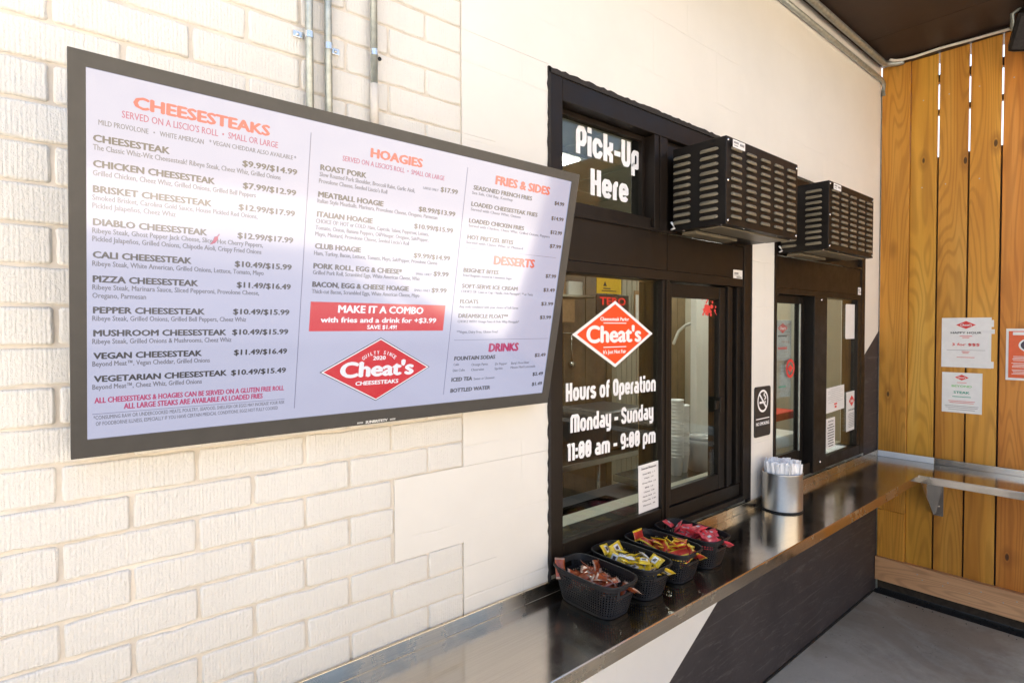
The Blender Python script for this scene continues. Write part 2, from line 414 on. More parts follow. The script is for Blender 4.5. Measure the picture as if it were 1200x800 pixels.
def disc(bm, cx, cy, rx, ry, mi=0, z=0.0, n=32):
    poly(bm, [(cx+rx*math.cos(2*math.pi*k/n), cy+ry*math.sin(2*math.pi*k/n)) for k in range(n)], mi, z)
def diamond(bm, cx, cy, w, h, mi=0, z=0.0):
    poly(bm, [(cx-w/2, cy), (cx, cy-h/2), (cx+w/2, cy), (cx, cy+h/2)], mi, z)
def place(bm, o, ux, uy):
    """move lettering made in XY onto a surface: origin o, right ux, up uy (normal = ux x uy)"""
    ux = Vector(ux).normalized(); uy = Vector(uy).normalized(); n = ux.cross(uy)
    mt = Matrix((ux, uy, n)).transposed().to_4x4(); mt.translation = Vector(o)
    bmesh.ops.transform(bm, matrix=mt, verts=bm.verts[:]); return bm
# heavy condensed display face drawn as strokes (left/right stems at L and Q)
L_, Q_ = .10, .385
def loop(b, t, l=L_, q=Q_): return [(l, b+.12), (l, t-.12), (l+.07, t), (q-.07, t), (q, t-.12), (q, b+.12), (q-.07, b), (l+.07, b), (l, b+.12)]
GL = {
 'P': [[(L_, 0), (L_, .78), (.17, .9), (.315, .9), (Q_, .78), (Q_, .50), (.315, .38), (L_, .38)]],
 'i': [[(L_, 0), (L_, .72)], [(L_, .83), (L_, 1.03)]],
 'c': [[(Q_, .47), (Q_, .53), (.315, .64), (.17, .64), (L_, .53), (L_, .21), (.17, .1), (.315, .1), (Q_, .21), (Q_, .27)]],
 'k': [[(L_, 0), (L_, 1)], [(Q_, .74), (Q_, .52), (.17, .38)], [(.17, .40), (Q_, .26), (Q_, 0)]],
 '-': [[(.02, .40), (.34, .40)]],
 'U': [[(L_, 1), (L_, .22), (.17, .1), (.315, .1), (Q_, .22), (Q_, 1)]],
 'p': [[(L_, -.26), (L_, .53), (.17, .64), (.315, .64), (Q_, .53), (Q_, .21), (.315, .1), (.17, .1), (L_, .2)]],
 'H': [[(L_, 0), (L_, 1)], [(Q_, 0), (Q_, 1)], [(L_, .5), (Q_, .5)]],
 'e': [[(L_, .37), (Q_, .37), (Q_, .53), (.315, .64), (.17, .64), (L_, .53), (L_, .21), (.17, .1), (.315, .1), (Q_, .2)]],
 'r': [[(L_, 0), (L_, .53), (.17, .64), (.26, .64)]],
 'o': [loop(.1, .64)], 'O': [loop(.1, .9)], '0': [loop(.1, .9), [(.15, .3), (.31, .7)]],
 'u': [[(L_, .74), (L_, .21), (.17, .1), (.315, .1), (Q_, .21), (Q_, .74)]],
 's': [[(Q_, .55), (.315, .64), (.17, .64), (L_, .56), (L_, .46), (Q_, .29), (Q_, .19), (.315, .1), (.17, .1), (L_, .19)]],
 'S': [[(Q_, .74), (Q_, .80), (.315, .9), (.17, .9), (L_, .8), (L_, .62), (Q_, .40), (Q_, .2), (.315, .1), (.17, .1), (L_, .2), (L_, .28)]],
 'f': [[(.14, 0), (.14, .8), (.21, .9), (.32, .9)], [(.02, .60), (.30, .60)]],
 't': [[(.14, 1), (.14, .2), (.21, .1), (.31, .1)], [(.02, .62), (.30, .62)]],
 'a': [[(.13, .64), (.315, .64), (Q_, .53), (Q_, 0)], [(Q_, .38), (.17, .38), (L_, .3), (L_, .19), (.17, .1), (.315, .1), (Q_, .18)]],
 'n': [[(L_, 0), (L_, .53), (.17, .64), (.315, .64), (Q_, .53), (Q_, 0)]],
 'm': [[(L_, 0), (L_, .53), (.17, .64), (.53, .64), (.62, .53), (.62, 0)], [(Q_, .62), (Q_, 0)]],
 'M': [[(L_, 0), (L_, .78), (.17, .9), (.53, .9), (.62, .78), (.62, 0)], [(Q_, .88), (Q_, 0)]],
 'd': [[(Q_, 0), (Q_, 1)], loop(.1, .64)],
 'y': [[(L_, .74), (L_, .22), (.17, .1), (Q_, .1)], [(Q_, .74), (Q_, -.08), (.315, -.17), (.1, -.17)]],
 '1': [[(.02, .86), (.17, .9), (.17, 0)]],
 '9': [[(L_, .1), (.315, .1), (Q_, .2), (Q_, .78), (.315, .9), (.17, .9), (L_, .78), (L_, .52), (.17, .42), (Q_, .42)]],
 ':': [[(L_, .08), (L_, .28)], [(L_, .48), (L_, .68)]],
}
def stroke_width(s): 
    w = 0
    for ch in s: w += .24 if ch == ' ' else max(p[0] for st in GL[ch] for p in st) + (.01 if ch in 'rft-' else .10) + .032
    return w
def stroke_text(bm, s, x, y, width, cap, th=.192, z=0.0, mi=0):
    k = width/(stroke_width(s)-.032); lay = 0
    for ch in s:
        if ch == ' ': x += .24*k; continue
        mx = max(p[0] for st in GL[ch] for p in st)
        for st in GL[ch]:
            for i in range(len(st)-1):
                a = Vector((st[i][0], st[i][1])); b = Vector((st[i+1][0], st[i+1][1])); d = (b-a).normalized(); n = Vector((-d.y, d.x))*th/2
                lay = (lay+1) % 7; zz = z + lay*3e-5
                poly(bm, [(x+p.x*k, y+p.y*cap) for p in (a-n, b-n, b+n, a+n)], mi, zz)
                if i > 0 or st[0] == st[-1]: disc(bm, x+a.x*k, y+a.y*cap, th/2*k, th/2*cap, mi, zz+2.4e-4, 12)
        x += (mx + (.042 if ch in 'rft-' else .132))*k
# ================================================================== SETTING
XF = 4.765                      # plane of the plank fence
ZC = 0.99                       # counter top height
g = bmesh.new(); N = 1
rect(g, -200, 200, -200, 200, 0, -.012); struct(mesh_obj('ground', g, M['ground']))
g = bmesh.new(); box(g, -1.5, 4.685, -4.4, 0.0, -.06, 0.0, 0, .006); struct(mesh_obj('patio_slab', g, M['floor']))
g = bmesh.new(); box(g, 4.69, 5.2, -4.4, 0.05, -.06, -.006)
for i in range(260):
    x = rnd.uniform(4.68, 4.80); y = rnd.uniform(-2.2, 0); s = rnd.uniform(.002, .007)
    t = bmesh.new(); bmesh.ops.create_icosphere(t, subdivisions=1, radius=s); add_bm(g, t, 0, Matrix.Translation((x, y, -.004)))
for i in range(60):
    x = rnd.uniform(4.60, 4.70); y = rnd.uniform(-2.0, -.02); s = rnd.uniform(.0015, .004)
    t = bmesh.new(); bmesh.ops.create_icosphere(t, subdivisions=1, radius=s); add_bm(g, t, 0, Matrix.Translation((x, y, .001)))
o = mesh_obj('dirt_strip', g, M['soil']); o['kind'] = 'structure'

# ------------------------------------------------------------------ the building wall
wall = thing('painted_wall', 'long white painted masonry wall holding the screen and both service windows', 'wall')
W1 = (1.40, 2.85, ZC, 2.838); W2 = (3.108, 4.475, ZC, 2.80); ZT = 6.6  # wall top carried up out of view to lengthen its shadow on the pavement
PITCH, Z0, BL = .0795, 1.34, .2465
# brickwork: every brick a bevelled block standing proud of the mortar
bk = bmesh.new()
def brick(x0, x1, z0, z1, fade=1.0):
    gs = [(.0009 + rnd.uniform(.0017, .0032)*fade) for _ in range(4)]
    lev = [(0.0, .0080), (.0010, .0034), (.0027, .0009), (.0062, 0.0)]
    a0, a1, c0, c1 = x0+gs[0], x1-gs[1], z0+gs[2]*.8, z1-gs[3]*.8; yy = rnd.uniform(-.0016, .0016)*fade
    tl = rnd.uniform(-.0010, .0010)*fade
    nl = max(2, int((a1-a0)/.022)); r_ = .005
    base = [(a0+r_+(a1-a0-2*r_)*i/nl, c0, 0, 1) for i in range(nl+1)] + [(a1, c0+r_+(c1-c0-2*r_)*i/3, -1, 0) for i in range(4)] \
         + [(a1-r_-(a1-a0-2*r_)*i/nl, c1, 0, -1) for i in range(nl+1)] + [(a0, c1-r_-(c1-c0-2*r_)*i/3, 1, 0) for i in range(4)]
    jit = [rnd.gauss(0, .0007) + (rnd.random() < .05)*rnd.uniform(0, .0035) for _ in base]
    rings = []
    for ins, y in lev:
        ring_ = []
        for (px, pz, nx, nz), jv in zip(base, jit):
            d = ins + max(-.0012, jv)*(1 if ins < .004 else .4)
            m_ = max(0, d) + .0012
            if nx == 0: px = min(max(px, a0 + m_), a1 - m_)
            else: pz = min(max(pz, c0 + m_), c1 - m_)
            ring_.append(bk.verts.new((px + nx*d, (y if y > .003 else y*fade) + (yy + tl*(px-x0)*4 if y < .004 else 0), pz + nz*d)))
        rings.append(ring_)
    n = len(base)
    for a, b in zip(rings, rings[1:]):
        for k in range(n):
            f = bk.faces.new((a[k], a[(k+1) % n], b[(k+1) % n], b[k])); f.smooth = True
    bk.faces.new(rings[-1])
edges = {}
for k in range(-18, 34):
    z0 = Z0 + k*PITCH; z1 = z0 + PITCH
    if z1 < 0.02: continue
    edge = .7895 if k in (-1, 0, 1) else 1.030
    if k >= 21: edge = 1.030 + (.1235 if k % 3 else 0)
    edges[k] = edge
    off = (.043 if k % 2 else .163)
    n0 = -8
    x = off + n0*BL
    while x < edge - .01:
        x1 = min(x + BL, edge)
        if x1 - x > .03: brick(x, x1, z0, z1, 1.0 if x1 < edge - .26 else .62 if x1 < edge - .02 else .34)
        x += BL
fixn(bk)
mesh_obj('brickwork', bk, M['brick'], wall)
m_ = bmesh.new(); box(m_, -1.85, 1.16, .0060, .15, 0.0, ZT)
mesh_obj('mortar', m_, M['mortar'], wall)
# smooth rendered masonry right of the brickwork, cut round the two windows
sm = bmesh.new()
for k, e in edges.items():
    z0 = Z0 + k*PITCH; z1 = z0 + PITCH
    top = z1 if (k+1) in edges else ZT
    gap = .0010 if k in (1, -3, -5, 14, 18, 24) else 0.0
    box(sm, e + .0012, 1.163, 0.0, .0057, z0, top - gap)
    box(sm, 1.163, W1[0], 0.0, .0057, z0, top - (gap if k in (1, 18) else 0))
zz = W1[3]
box(sm, W1[0], 4.76, 0.0, .15, W1[3], ZT)
box(sm, W1[0], 4.76, 0.0, .15, 0.0, ZC - .012)
box(sm, W1[1], W2[0], 0.0, .15, ZC - .012, W1[3])
box(sm, W2[1], 4.76, 0.0, .15, ZC - .012, W1[3])
box(sm, W2[0], W2[1], 0.0, .15, W2[3], W1[3])
box(sm, 1.165, W1[0], .0060, .15, 0.0, ZT)
mesh_obj('rendered_masonry', sm, M['render'], wall)
# charcoal paint below the diagonal line z = .6 + .589 (x - 2.549)
dg_ = lambda x: .60 + .589*(x - 2.549)
pb = bmesh.new()
prism(pb, [(1.531, .004), (4.758, .004), (4.758, .975), (3.186, .975)], -.0025, -.0004)
prism(pb, [(4.478, ZC + .001), (4.758, ZC + .001), (4.758, dg_(4.758)), (4.478, dg_(4.478))], -.0025, -.0004)
fixn(pb); mesh_obj('charcoal_paint', pb, M['charcoal'], wall)
pb = bmesh.new(); prism(pb, [(1.17, .004), (1.527, .004), (3.182, .975), (1.17, .975)], -.0022, -.0004); fixn(pb); mesh_obj('lower_white_sheet', pb, M['cool_white'], wall)  # cooler white sheet left of the diagonal, below the counter
gp = bmesh.new(); box(gp, 1.0, 4.685, -.012, -.0026, 0.0005, .012)
mesh_obj('floor_joint', gp, M['soil'], wall)

# ------------------------------------------------------------------ what faces the wall (seen only in reflections)
ob = thing('bounce_building', 'pale building across the pavement, added to bounce sunlight, seen only in reflections', 'building', (2, -13, 0))  # added building out of view; its sunlit front throws light back at the wall
b = bmesh.new(); box(b, -14, 16, -18, -13, 0, 5.6); mesh_obj('walls', b, M['facade'], ob)
b = bmesh.new(); box(b, -14.2, 16.2, -18, -12.8, 5.61, 5.9); mesh_obj('parapet', b, M['wood_dark'], ob)
for i in range(6):
    b = bmesh.new(); box(b, -11 + i*4.4, -8.8 + i*4.4, -13.06, -13.002, 1.0, 2.8); mesh_obj('window', b, M['bronze'], ob)

# ------------------------------------------------------------------ canopy roof
roof = thing('canopy_roof', 'dark brown canopy ceiling over the patio corner', 'roof', (2, -2, 3.81))
c_ = bmesh.new()
for i in range(5):
    x0 = 1.3 + i*.74; box(c_, x0 + .0015, x0 + .7385, -1.02, -.001, 3.81, 3.83, 0)
box(c_, 1.3, 5.0, -1.02, -.001, 3.832, 3.90)
mesh_obj('ceiling_panels', c_, M['ceiling'], roof)
c_ = bmesh.new(); box(c_, 4.70, 4.76, -1.0, -.06, 3.790, 3.8085, 0, .003)
mesh_obj('beam', c_, M['ceiling'], roof)
c_ = bmesh.new(); box(c_, 1.0, 5.0, -3.34, -4.002, 3.66, 3.92, 0, .003); box(c_, 1.26, 1.298, -1.06, 0, 3.66, 3.92, 0, .003)
mesh_obj('fascia', c_, M['bronze'], roof)
for px in (4.93,):
    c_ = bmesh.new(); box(c_, px-.05, px+.05, -1.0, -.9, 0, 3.808, 0, .004); mesh_obj('post', c_, M['bronze'], roof)

# ------------------------------------------------------------------ plank fence
fence = thing('plank_fence', 'yellow pine plank fence closing the patio at the far end', 'fence', (XF, -2, 0))
fb = bmesh.new(); lay = fb.faces.layers.float.new('board'); nb = [0]
def board(bm, x0, x1, y0, y1, z0, z1):
    before = set(bm.faces)
    t = bmesh.new(); box(t, x0, x1, y0, y1, z0, z1); bmesh.ops.bevel(t, geom=t.edges[:], offset=.002, segments=1, affect='EDGES')
    add_bm(bm, t)
    v = [.52, .34, .62, .55, .46, .7, .3, .58, .41, .66, .25][nb[0] % 11]; nb[0] += 1
    for f in bm.faces:
        if f not in before: f[lay] = v
ys = [(-.1845, -.338), (-.3485, -.5065), (-.517, -.6735)]
y = -.6845
while y > -4.1: ys.append((y, y - .161)); y -= .171
for a, b in ys: board(fb, XF, XF + .022, b, a, .10, 3.80)
mesh_obj('planks', fb, M['wood'], fence)
fb = bmesh.new(); lay = fb.faces.layers.float.new('board')
board(fb, XF - .018, XF + .022, -.182, -.010, .60, 3.80)
board(fb, XF - .017, XF + .022, -.182, -.010, .10, .597)
mesh_obj('corner_board', fb, M['wood'], fence)
fb = bmesh.new(); lay = fb.faces.layers.float.new('board'); board(fb, XF - .042, XF - .002, -4.1, -.006, .082, .252)
mesh_obj('base_rail', fb, M['wood_base'], fence)
fb = bmesh.new()
box(fb, XF + .040, XF + .06, -4.1, .1, 0, 3.10); box(fb, XF + .0235, XF + .06, -4.1, .1, 3.385, 3.42); box(fb, XF + .0235, XF + .06, -4.1, .1, 3.60, 3.655)
mesh_obj('backing', fb, M['wood_dark'], fence)
nail = None
for a, b in ys[:7]:
    for z in (.17, .20, 2.9, 3.5):
        if nail is None:
            t = bmesh.new(); bmesh.ops.create_circle(t, cap_ends=True, radius=.004, segments=10); bmesh.ops.rotate(t, matrix=Matrix.Rotation(R(-90), 3, 'Y'), verts=t.verts[:])
            nail = n_ = mesh_obj('nail_head', t, M['galv'], fence)
        else: n_ = nail.copy(); COL.objects.link(n_)
        n_.location = (XF - (.0425 if z < .25 else .0005), (a+b)/2 + rnd.uniform(-.04, .04), z)
fl = bmesh.new(); box(fl, 4.7625, 4.7785, -.0085, .14, 0.0, 3.66)
mesh_obj('metal_edge_strip', fl, M['galv'], fence)

# ------------------------------------------------------------------ pipes
def conduit(name, label, pts, r, mat, straps=(), group=None, n=12):
    t = thing(name, label, 'conduit', pts[0], group)
    b = bmesh.new(); tube(b, pts, r, n); mesh_obj('pipe', b, mat, t)
    for (x, z, side) in straps:
        b = bmesh.new()
        A = [(x + math.cos(a)*(r+.0016), -.018 + math.sin(a)*(r+.0016)) for a in [R(180+d) for d in range(0, 181, 20)]]
        for (p, q) in zip(A, A[1:]):
            f = bk_ = None
            v = [b.verts.new((p[0], p[1], z-.008)), b.verts.new((q[0], q[1], z-.008)), b.verts.new((q[0], q[1], z+.008)), b.verts.new((p[0], p[1], z+.008))]
            b.faces.new(v)
        if side: box(b, *sorted((x + side*(r+.001), x + side*(r+.026))), -.006, -.0035, z-.008, z+.008, 0, .001)
        fixn(b); s_ = mesh_obj('strap', b, M['screw'], t)
        if side:
            b = bmesh.new(); lathe(b, [(.0001, .003), (.003, .003), (.0045, 0)], 10)
            bmesh.ops.transform(b, matrix=Matrix.Translation((x + side*(r+.015), -.006, z)) @ Matrix.Rotation(R(90), 4, 'X'), verts=b.verts[:])
            mesh_obj('screw', b, M['screw'], s_)
    return t
conduit('conduit_pipe', 'leftmost of three grey conduit pipes running up above the screen', [(.551, -.018, 1.9), (.551, -.018, 3.81)], .0095, M['galv'], [(.551, 2.665, -1)], 'conduit pipes above the screen')
conduit('conduit_pipe', 'middle grey conduit pipe above the screen, strapped on its right', [(.600, -.018, 1.9), (.600, -.018, 3.81)], .0095, M['galv'], [(.600, 2.652, 1)], 'conduit pipes above the screen')
t = conduit('conduit_pipe', 'rightmost conduit pipe above the screen, its lower end splashed with white paint', [(.728, -.018, 2.588), (.728, -.018, 3.81)], .0095, M['galv'], [(.728, 2.676, 0)], 'conduit pipes above the screen')
b = bmesh.new(); tube(b, [(.728, -.018, 2.45), (.728, -.018, 2.592)], .0112, 12); mesh_obj('painted_end', b, M['mortar'], t)
b = bmesh.new(); lathe(b, [(.0001, .0), (.004, .0), (.0055, .002), (.0055, .004)], 14)
bmesh.ops.transform(b, matrix=Matrix.Translation((.752, -.0005, 2.672)) @ Matrix.Rotation(R(90), 4, 'X'), verts=b.verts[:])
tag(mesh_obj('wall_plug', b, M['sign_black']), 'small dark round hole plug in the wall beside the rightmost conduit pipe', 'wall plug')
arc = [(4.60 + .10*math.sin(R(a)), -.055 - .10*(1-math.cos(R(a))), 3.785) for a in range(0, 91, 15)]
conduit('ceiling_pipe', 'upper grey pipe along the wall under the ceiling, bending round onto the fence', [(-1.1, -.055, 3.785), (2, -.055, 3.785)] + [(x, y, z) for x, y, z in arc], .020, M['galv'])
conduit('ceiling_pipe', 'lower grey pipe running along the wall just below the ceiling', [(-1.1, -.018, 3.702), (4.70, -.018, 3.702), (4.745, -.018, 3.68), (4.752, -.018, 3.60)], .0155, M['galv'])
conduit('cable_pipe', 'thin cream pipe running along the top of the plank fence', [(4.60, -.100, 3.785), (4.64, -.120, 3.786), (4.672, -.155, 3.788), (4.688, -.22, 3.790), (4.690, -.36, 3.795), (4.690, -.52, 3.788), (4.690, -.75, 3.781), (4.690, -1.0, 3.784)], .0085, M['white_pipe'])
# ================================================================== MENU SCREEN
TC = Vector((.6938, -.1370, 2.0508)); TT = R(11.323)
UX = Vector((1, 0, 0)); UZ = Vector((0, -math.sin(TT), math.cos(TT))); UN = UX.cross(UZ)   # UN points out of the screen
def tvm(bm, d=0.0):
    return place(bm, TC + UN*d, UX, UZ)
tv = thing('menu_screen', 'large tilted menu screen in a graphite casing on the white brick wall', 'screen', tuple(TC))
b = bmesh.new()
# bezel: four mitred bars, front face 3 mm proud of the glass
ox0, ox1, oz0, oz1 = -.6345, .6385, -.3785, .3685; ix0, ix1, iz0, iz1 = -.609, .609, -.342, .3425
for pts in ([(ox0, oz0), (ox1, oz0), (ix1, iz0), (ix0, iz0)], [(ox1, oz0), (ox1, oz1), (ix1, iz1), (ix1, iz0)], [(ox1, oz1), (ox0, oz1), (ix0, iz1), (ix1, iz1)], [(ox0, oz1), (ox0, oz0), (ix0, iz0), (ix0, iz1)]):
    prism(b, pts, -.012, .0035, 0, 'xy')
fixn(b); bmesh.ops.remove_doubles(b, verts=b.verts[:], dist=1e-5)
mesh_obj('bezel', tvm(b), M['bezel'], tv)
b = bmesh.new(); box(b, ox0 + .001, ox1 - .001, oz0 + .001, oz1 - .001, -.040, -.0125, 0, .003); box(b, -.25, .25, -.2, .2, -.062, -.0405)
mesh_obj('casing', tvm(b), M['bezel_side'], tv)
b = bmesh.new(); box(b, -.06, .06, -.12, .12, -.10, -.0625); mesh_obj('wall_bracket', tvm(b), M['black'], tv)
b = bmesh.new(); box(b, ix0 - .002, ix1 + .002, iz0 - .002, iz1 + .002, -.006, 0.0)
disp = mesh_obj('display', tvm(b), M['screen'], tv)
MENU = [
('H','CHEESESTEAKS',-0.5393,0.2911,0.2423,0.0214),
('S',"SERVED ON A LISCIO'S ROLL  •  SMALL OR LARGE",-0.5563,0.2701,0.2767,0.0130),
('g','MILD PROVOLONE   •   WHITE AMERICAN',-0.5911,0.2498,0.1696,0.0096),
('g','* VEGAN CHEDDAR ALSO AVAILABLE *',-0.4119,0.2520,0.1720,0.0092),
('N','CHEESESTEAK',-0.5992,0.2200,0.1199,0.0000),
('d','The Classic Whiz-Wit Cheesesteak! Ribeye Steak, Cheez Whiz, Grilled Onions',-0.5992,0.2055,0.3288,0.0000),
('P','$9.99/$14.99',-0.3489,0.2211,0.1132,0.0000),
('N','CHICKEN CHEESESTEAK',-0.5993,0.1758,0.2004,0.0000),
('d','Grilled Chicken, Cheez Whiz, Grilled Onions, Grilled Bell Peppers',-0.5993,0.1607,0.2798,0.0000),
('P','$7.99/$12.99',-0.3461,0.1767,0.1107,0.0000),
('N','BRISKET CHEESESTEAK',-0.5994,0.1310,0.1964,0.0000),
('d','Smoked Brisket, Carolina Gold Sauce, House Pickled Red Onions,',-0.6002,0.1171,0.2864,0.0000),
('d','Pickled Jalapeños, Cheez Whiz',-0.6002,0.1025,0.1332,0.0000),
('P','$12.99/$17.99',-0.3527,0.1317,0.1175,0.0000),
('N','DIABLO CHEESESTEAK',-0.5995,0.0720,0.1894,0.0000),
('d','Ribeye Steak, Ghost Pepper Jack Cheese, Sliced Hot Cherry Peppers,',-0.6003,0.0575,0.3003,0.0000),
('P','$12.99/$17.99',-0.3525,0.0727,0.1167,0.0000),
('d','Pickled Jalapeños, Grilled Onions, Chipotle Aioli, Crispy Fried Onions',-0.6003,0.0426,0.2977,0.0000),
('N','CALI CHEESESTEAK',-0.5999,0.0121,0.1630,0.0000),
('d','Ribeye Steak, White American, Grilled Onions, Lettuce, Tomato, Mayo',-0.6004,-0.0030,0.3047,0.0000),
('P','$10.49/$15.99',-0.3556,0.0124,0.1199,0.0000),
('N','PIZZA CHEESESTEAK',-0.6000,-0.0331,0.1764,0.0000),
('d','Ribeye Steak, Marinara Sauce, Sliced Pepperoni, Provolone Cheese,',-0.6005,-0.0474,0.2972,0.0000),
('d','Oregano, Parmesan',-0.6005,-0.0631,0.0858,0.0000),
('P','$11.49/$16.49',-0.3500,-0.0321,0.1148,0.0000),
('N','PEPPER CHEESESTEAK',-0.5997,-0.0921,0.1901,0.0000),
('d','Ribeye Steak, Grilled Onions, Grilled Bell Peppers, Cheez Whiz',-0.6006,-0.1068,0.2729,0.0000),
('P','$10.49/$15.99',-0.3552,-0.0906,0.1201,0.0000),
('N','MUSHROOM CHEESESTEAK',-0.5993,-0.1365,0.2325,0.0000),
('d','Ribeye Steak, Grilled Onions & Mushrooms, Cheez Whiz',-0.6007,-0.1515,0.2448,0.0000),
('P','$10.49/$15.99',-0.3553,-0.1359,0.1202,0.0000),
('N','VEGAN CHEESESTEAK',-0.5994,-0.1810,0.1868,0.0000),
('d','Beyond Meat™, Vegan Cheddar, Grilled Onions',-0.6007,-0.1956,0.2036,0.0000),
('P','$11.49/$16.49',-0.3501,-0.1814,0.1149,0.0000),
('N','VEGETARIAN CHEESESTEAK',-0.5986,-0.2268,0.2361,0.0000),
('d','Beyond Meat™, Cheez Whiz, Grilled Onions',-0.6008,-0.2417,0.1894,0.0000),
('P','$10.49/$15.49',-0.3543,-0.2270,0.1190,0.0000),
('M','ALL CHEESESTEAKS & HOAGIES CAN BE SERVED ON A GLUTEN FREE ROLL',-0.5977,-0.2694,0.3601,0.0116),
('M','ALL LARGE STEAKS ARE AVAILABLE AS LOADED FRIES',-0.5502,-0.2851,0.2655,0.0120),
('f','*CONSUMING RAW OR UNDERCOOKED MEATS, POULTRY, SEAFOOD, SHELLFISH OR EGGS MAY INCREASE YOUR RISK',-0.5991,-0.3029,0.3646,0.0000),
('f','OF FOODBORNE ILLNESS, ESPECIALLY IF YOU HAVE CERTAIN MEDICAL CONDITIONS. EGGS NOT FULLY COOKED',-0.5955,-0.3155,0.3464,0.0000),
('H','HOAGIES',-0.0674,0.2918,0.1431,0.0211),
('S',"SERVED ON A LISCIO'S ROLL  •  SMALL OR LARGE",-0.1348,0.2706,0.2789,0.0122),
('N','ROAST PORK',-0.1854,0.2415,0.1122,0.0000),
('d','Slow Roasted Pork Shoulder, Broccoli Rabe, Garlic Aioli,',-0.1858,0.2276,0.2465,0.0000),
('d',"Provolone Cheese, Seeded Liscio's Roll",-0.1864,0.2130,0.1709,0.0000),
('P','$17.99',0.1360,0.2419,0.0546,0.0000),
('o','LARGE ONLY',0.0837,0.2405,0.0463,0.0000),
('N','MEATBALL HOAGIE',-0.1864,0.1821,0.1635,0.0000),
('d','Italian Style Meatballs, Marinara, Provolone Cheese, Oregano, Parmesan',-0.1869,0.1690,0.3220,0.0000),
('P','$8.99/$13.99',0.0761,0.1837,0.1139,0.0000),
('N','ITALIAN HOAGIE',-0.1860,0.1378,0.1387,0.0000),
('d','CHOICE OF: HOT or COLD: Ham, Capicola, Salami, Pepperoni, Lettuce,',-0.1874,0.1235,0.3016,0.0000),
('d','Tomato, Onion, Banana Peppers, Oil/Vinegar, Oregano, Salt/Pepper,',-0.1874,0.1088,0.3021,0.0000),
('d',"Mayo, Mustard, Provolone Cheese, Seeded Liscio's Roll",-0.1870,0.0945,0.2450,0.0000),
('P','$10.99/$15.99',0.0677,0.1396,0.1210,0.0000),
('N','CLUB HOAGIE',-0.1861,0.0656,0.1143,0.0000),
('d','Ham, Turkey, Bacon, Lettuce, Tomato, Mayo, Salt/Pepper, Provolone Cheese',-0.1867,0.0506,0.3363,0.0000),
('P','$9.99/$14.99',0.0746,0.0651,0.1138,0.0000),
('N','PORK ROLL, EGG & CHEESE*',-0.1866,0.0197,0.2318,0.0000),
('d','Grilled Pork Roll, Scrambled Eggs, White American Cheese, Whiz',-0.1867,0.0058,0.2864,0.0000),
('P','$9.99',0.1403,0.0211,0.0488,0.0000),
('o','SMALL ONLY',0.0858,0.0203,0.0493,0.0000),
('N','BACON, EGG & CHEESE HOAGIE',-0.1865,-0.0232,0.2563,0.0000),
('d','Thick-cut Bacon, Scrambled Eggs, White American Cheese, Mayo',-0.1865,-0.0386,0.2900,0.0000),
('P','$9.99',0.1391,-0.0235,0.0491,0.0000),
('o','SMALL ONLY',0.0858,-0.0231,0.0494,0.0000),
('W','MAKE IT A COMBO',-0.1200,-0.0831,0.2398,0.0189),
('W','with fries and a drink for +$3.99',-0.1616,-0.1074,0.3249,0.0137),
('W','SAVE $1.49!',-0.0406,-0.1243,0.0844,0.0110),
('W','2020',-0.0166,-0.2055,0.0364,0.0108),
('W','CHEESESTEAKS',-0.0597,-0.2710,0.1232,0.0108),
('H','FRIES & SIDES',0.3120,0.2888,0.2114,0.0239),
('n','SEASONED FRENCH FRIES',0.2398,0.2630,0.2159,0.0000),
('e','Sea Salt, Old Bay, Ketchup',0.2369,0.2507,0.1460,0.0000),
('p','$4.99',0.5491,0.2639,0.0419,0.0000),
('n','LOADED CHEESESTEAK FRIES',0.2384,0.2190,0.2471,0.0000),
('e','Served with Cheez Whiz, Onions',0.2391,0.2067,0.1815,0.0000),
('p','$14.99',0.5441,0.2179,0.0531,0.0000),
('n','LOADED CHICKEN FRIES',0.2371,0.1737,0.2019,0.0000),
('e','Served with Chicken, Cheez Whiz, Grilled Onions, Peppers',0.2375,0.1621,0.3099,0.0000),
('p','$12.99',0.5479,0.1756,0.0507,0.0000),
('n','HOT PRETZEL BITES',0.2377,0.1290,0.1672,0.0000),
('e','Served with Cheez Whiz or Mustard',0.2362,0.1165,0.2088,0.0000),
('p','$7.99',0.5531,0.1331,0.0496,0.0000),
('H','DESSERTS',0.3398,0.0661,0.1602,0.0256),
('n','BEIGNET BITES',0.2370,0.0374,0.1262,0.0000),
('e','Fried Beignets tossed in Cinnamon Sugar',0.2375,0.0249,0.1797,0.0000),
('p','$7.99',0.5529,0.0393,0.0463,0.0000),
('n','SOFT-SERVE ICE CREAM',0.2376,-0.0072,0.2063,0.0000),
('e','CHOICE OF: Cone or Cup • Vanilla, Dole Pineapple*, ** or Twist',0.2372,-0.0207,0.2724,0.0000),
('p','$3.49',0.5512,-0.0048,0.0507,0.0000),
('n','FLOATS',0.2367,-0.0511,0.0652,0.0000),
('e','Any soda combined with your choice of Soft Serve',0.2362,-0.0640,0.2200,0.0000),
('p','$3.99',0.5497,-0.0493,0.0534,0.0000),
('n','DREAMSICLE FLOAT**',0.2366,-0.0924,0.1831,0.0000),
('e','CHOICE WITH: Orange Fanta & Dole Whip Pineapple*',0.2362,-0.1067,0.2298,0.0000),
('p','$3.99',0.5521,-0.0931,0.0493,0.0000),
('e','**Vegan, Dairy Free, Gluten Free!',0.2368,-0.1374,0.1500,0.0000),
('H','DRINKS',0.3596,-0.1944,0.1186,0.0257),
('n','FOUNTAIN SODAS',0.2383,-0.2171,0.1508,0.0000),
('p','$2.49',0.5518,-0.2171,0.0484,0.0000),
('e','Coke',0.2382,-0.2328,0.0190,0.0000),
('e','Diet Coke',0.2381,-0.2506,0.0420,0.0000),
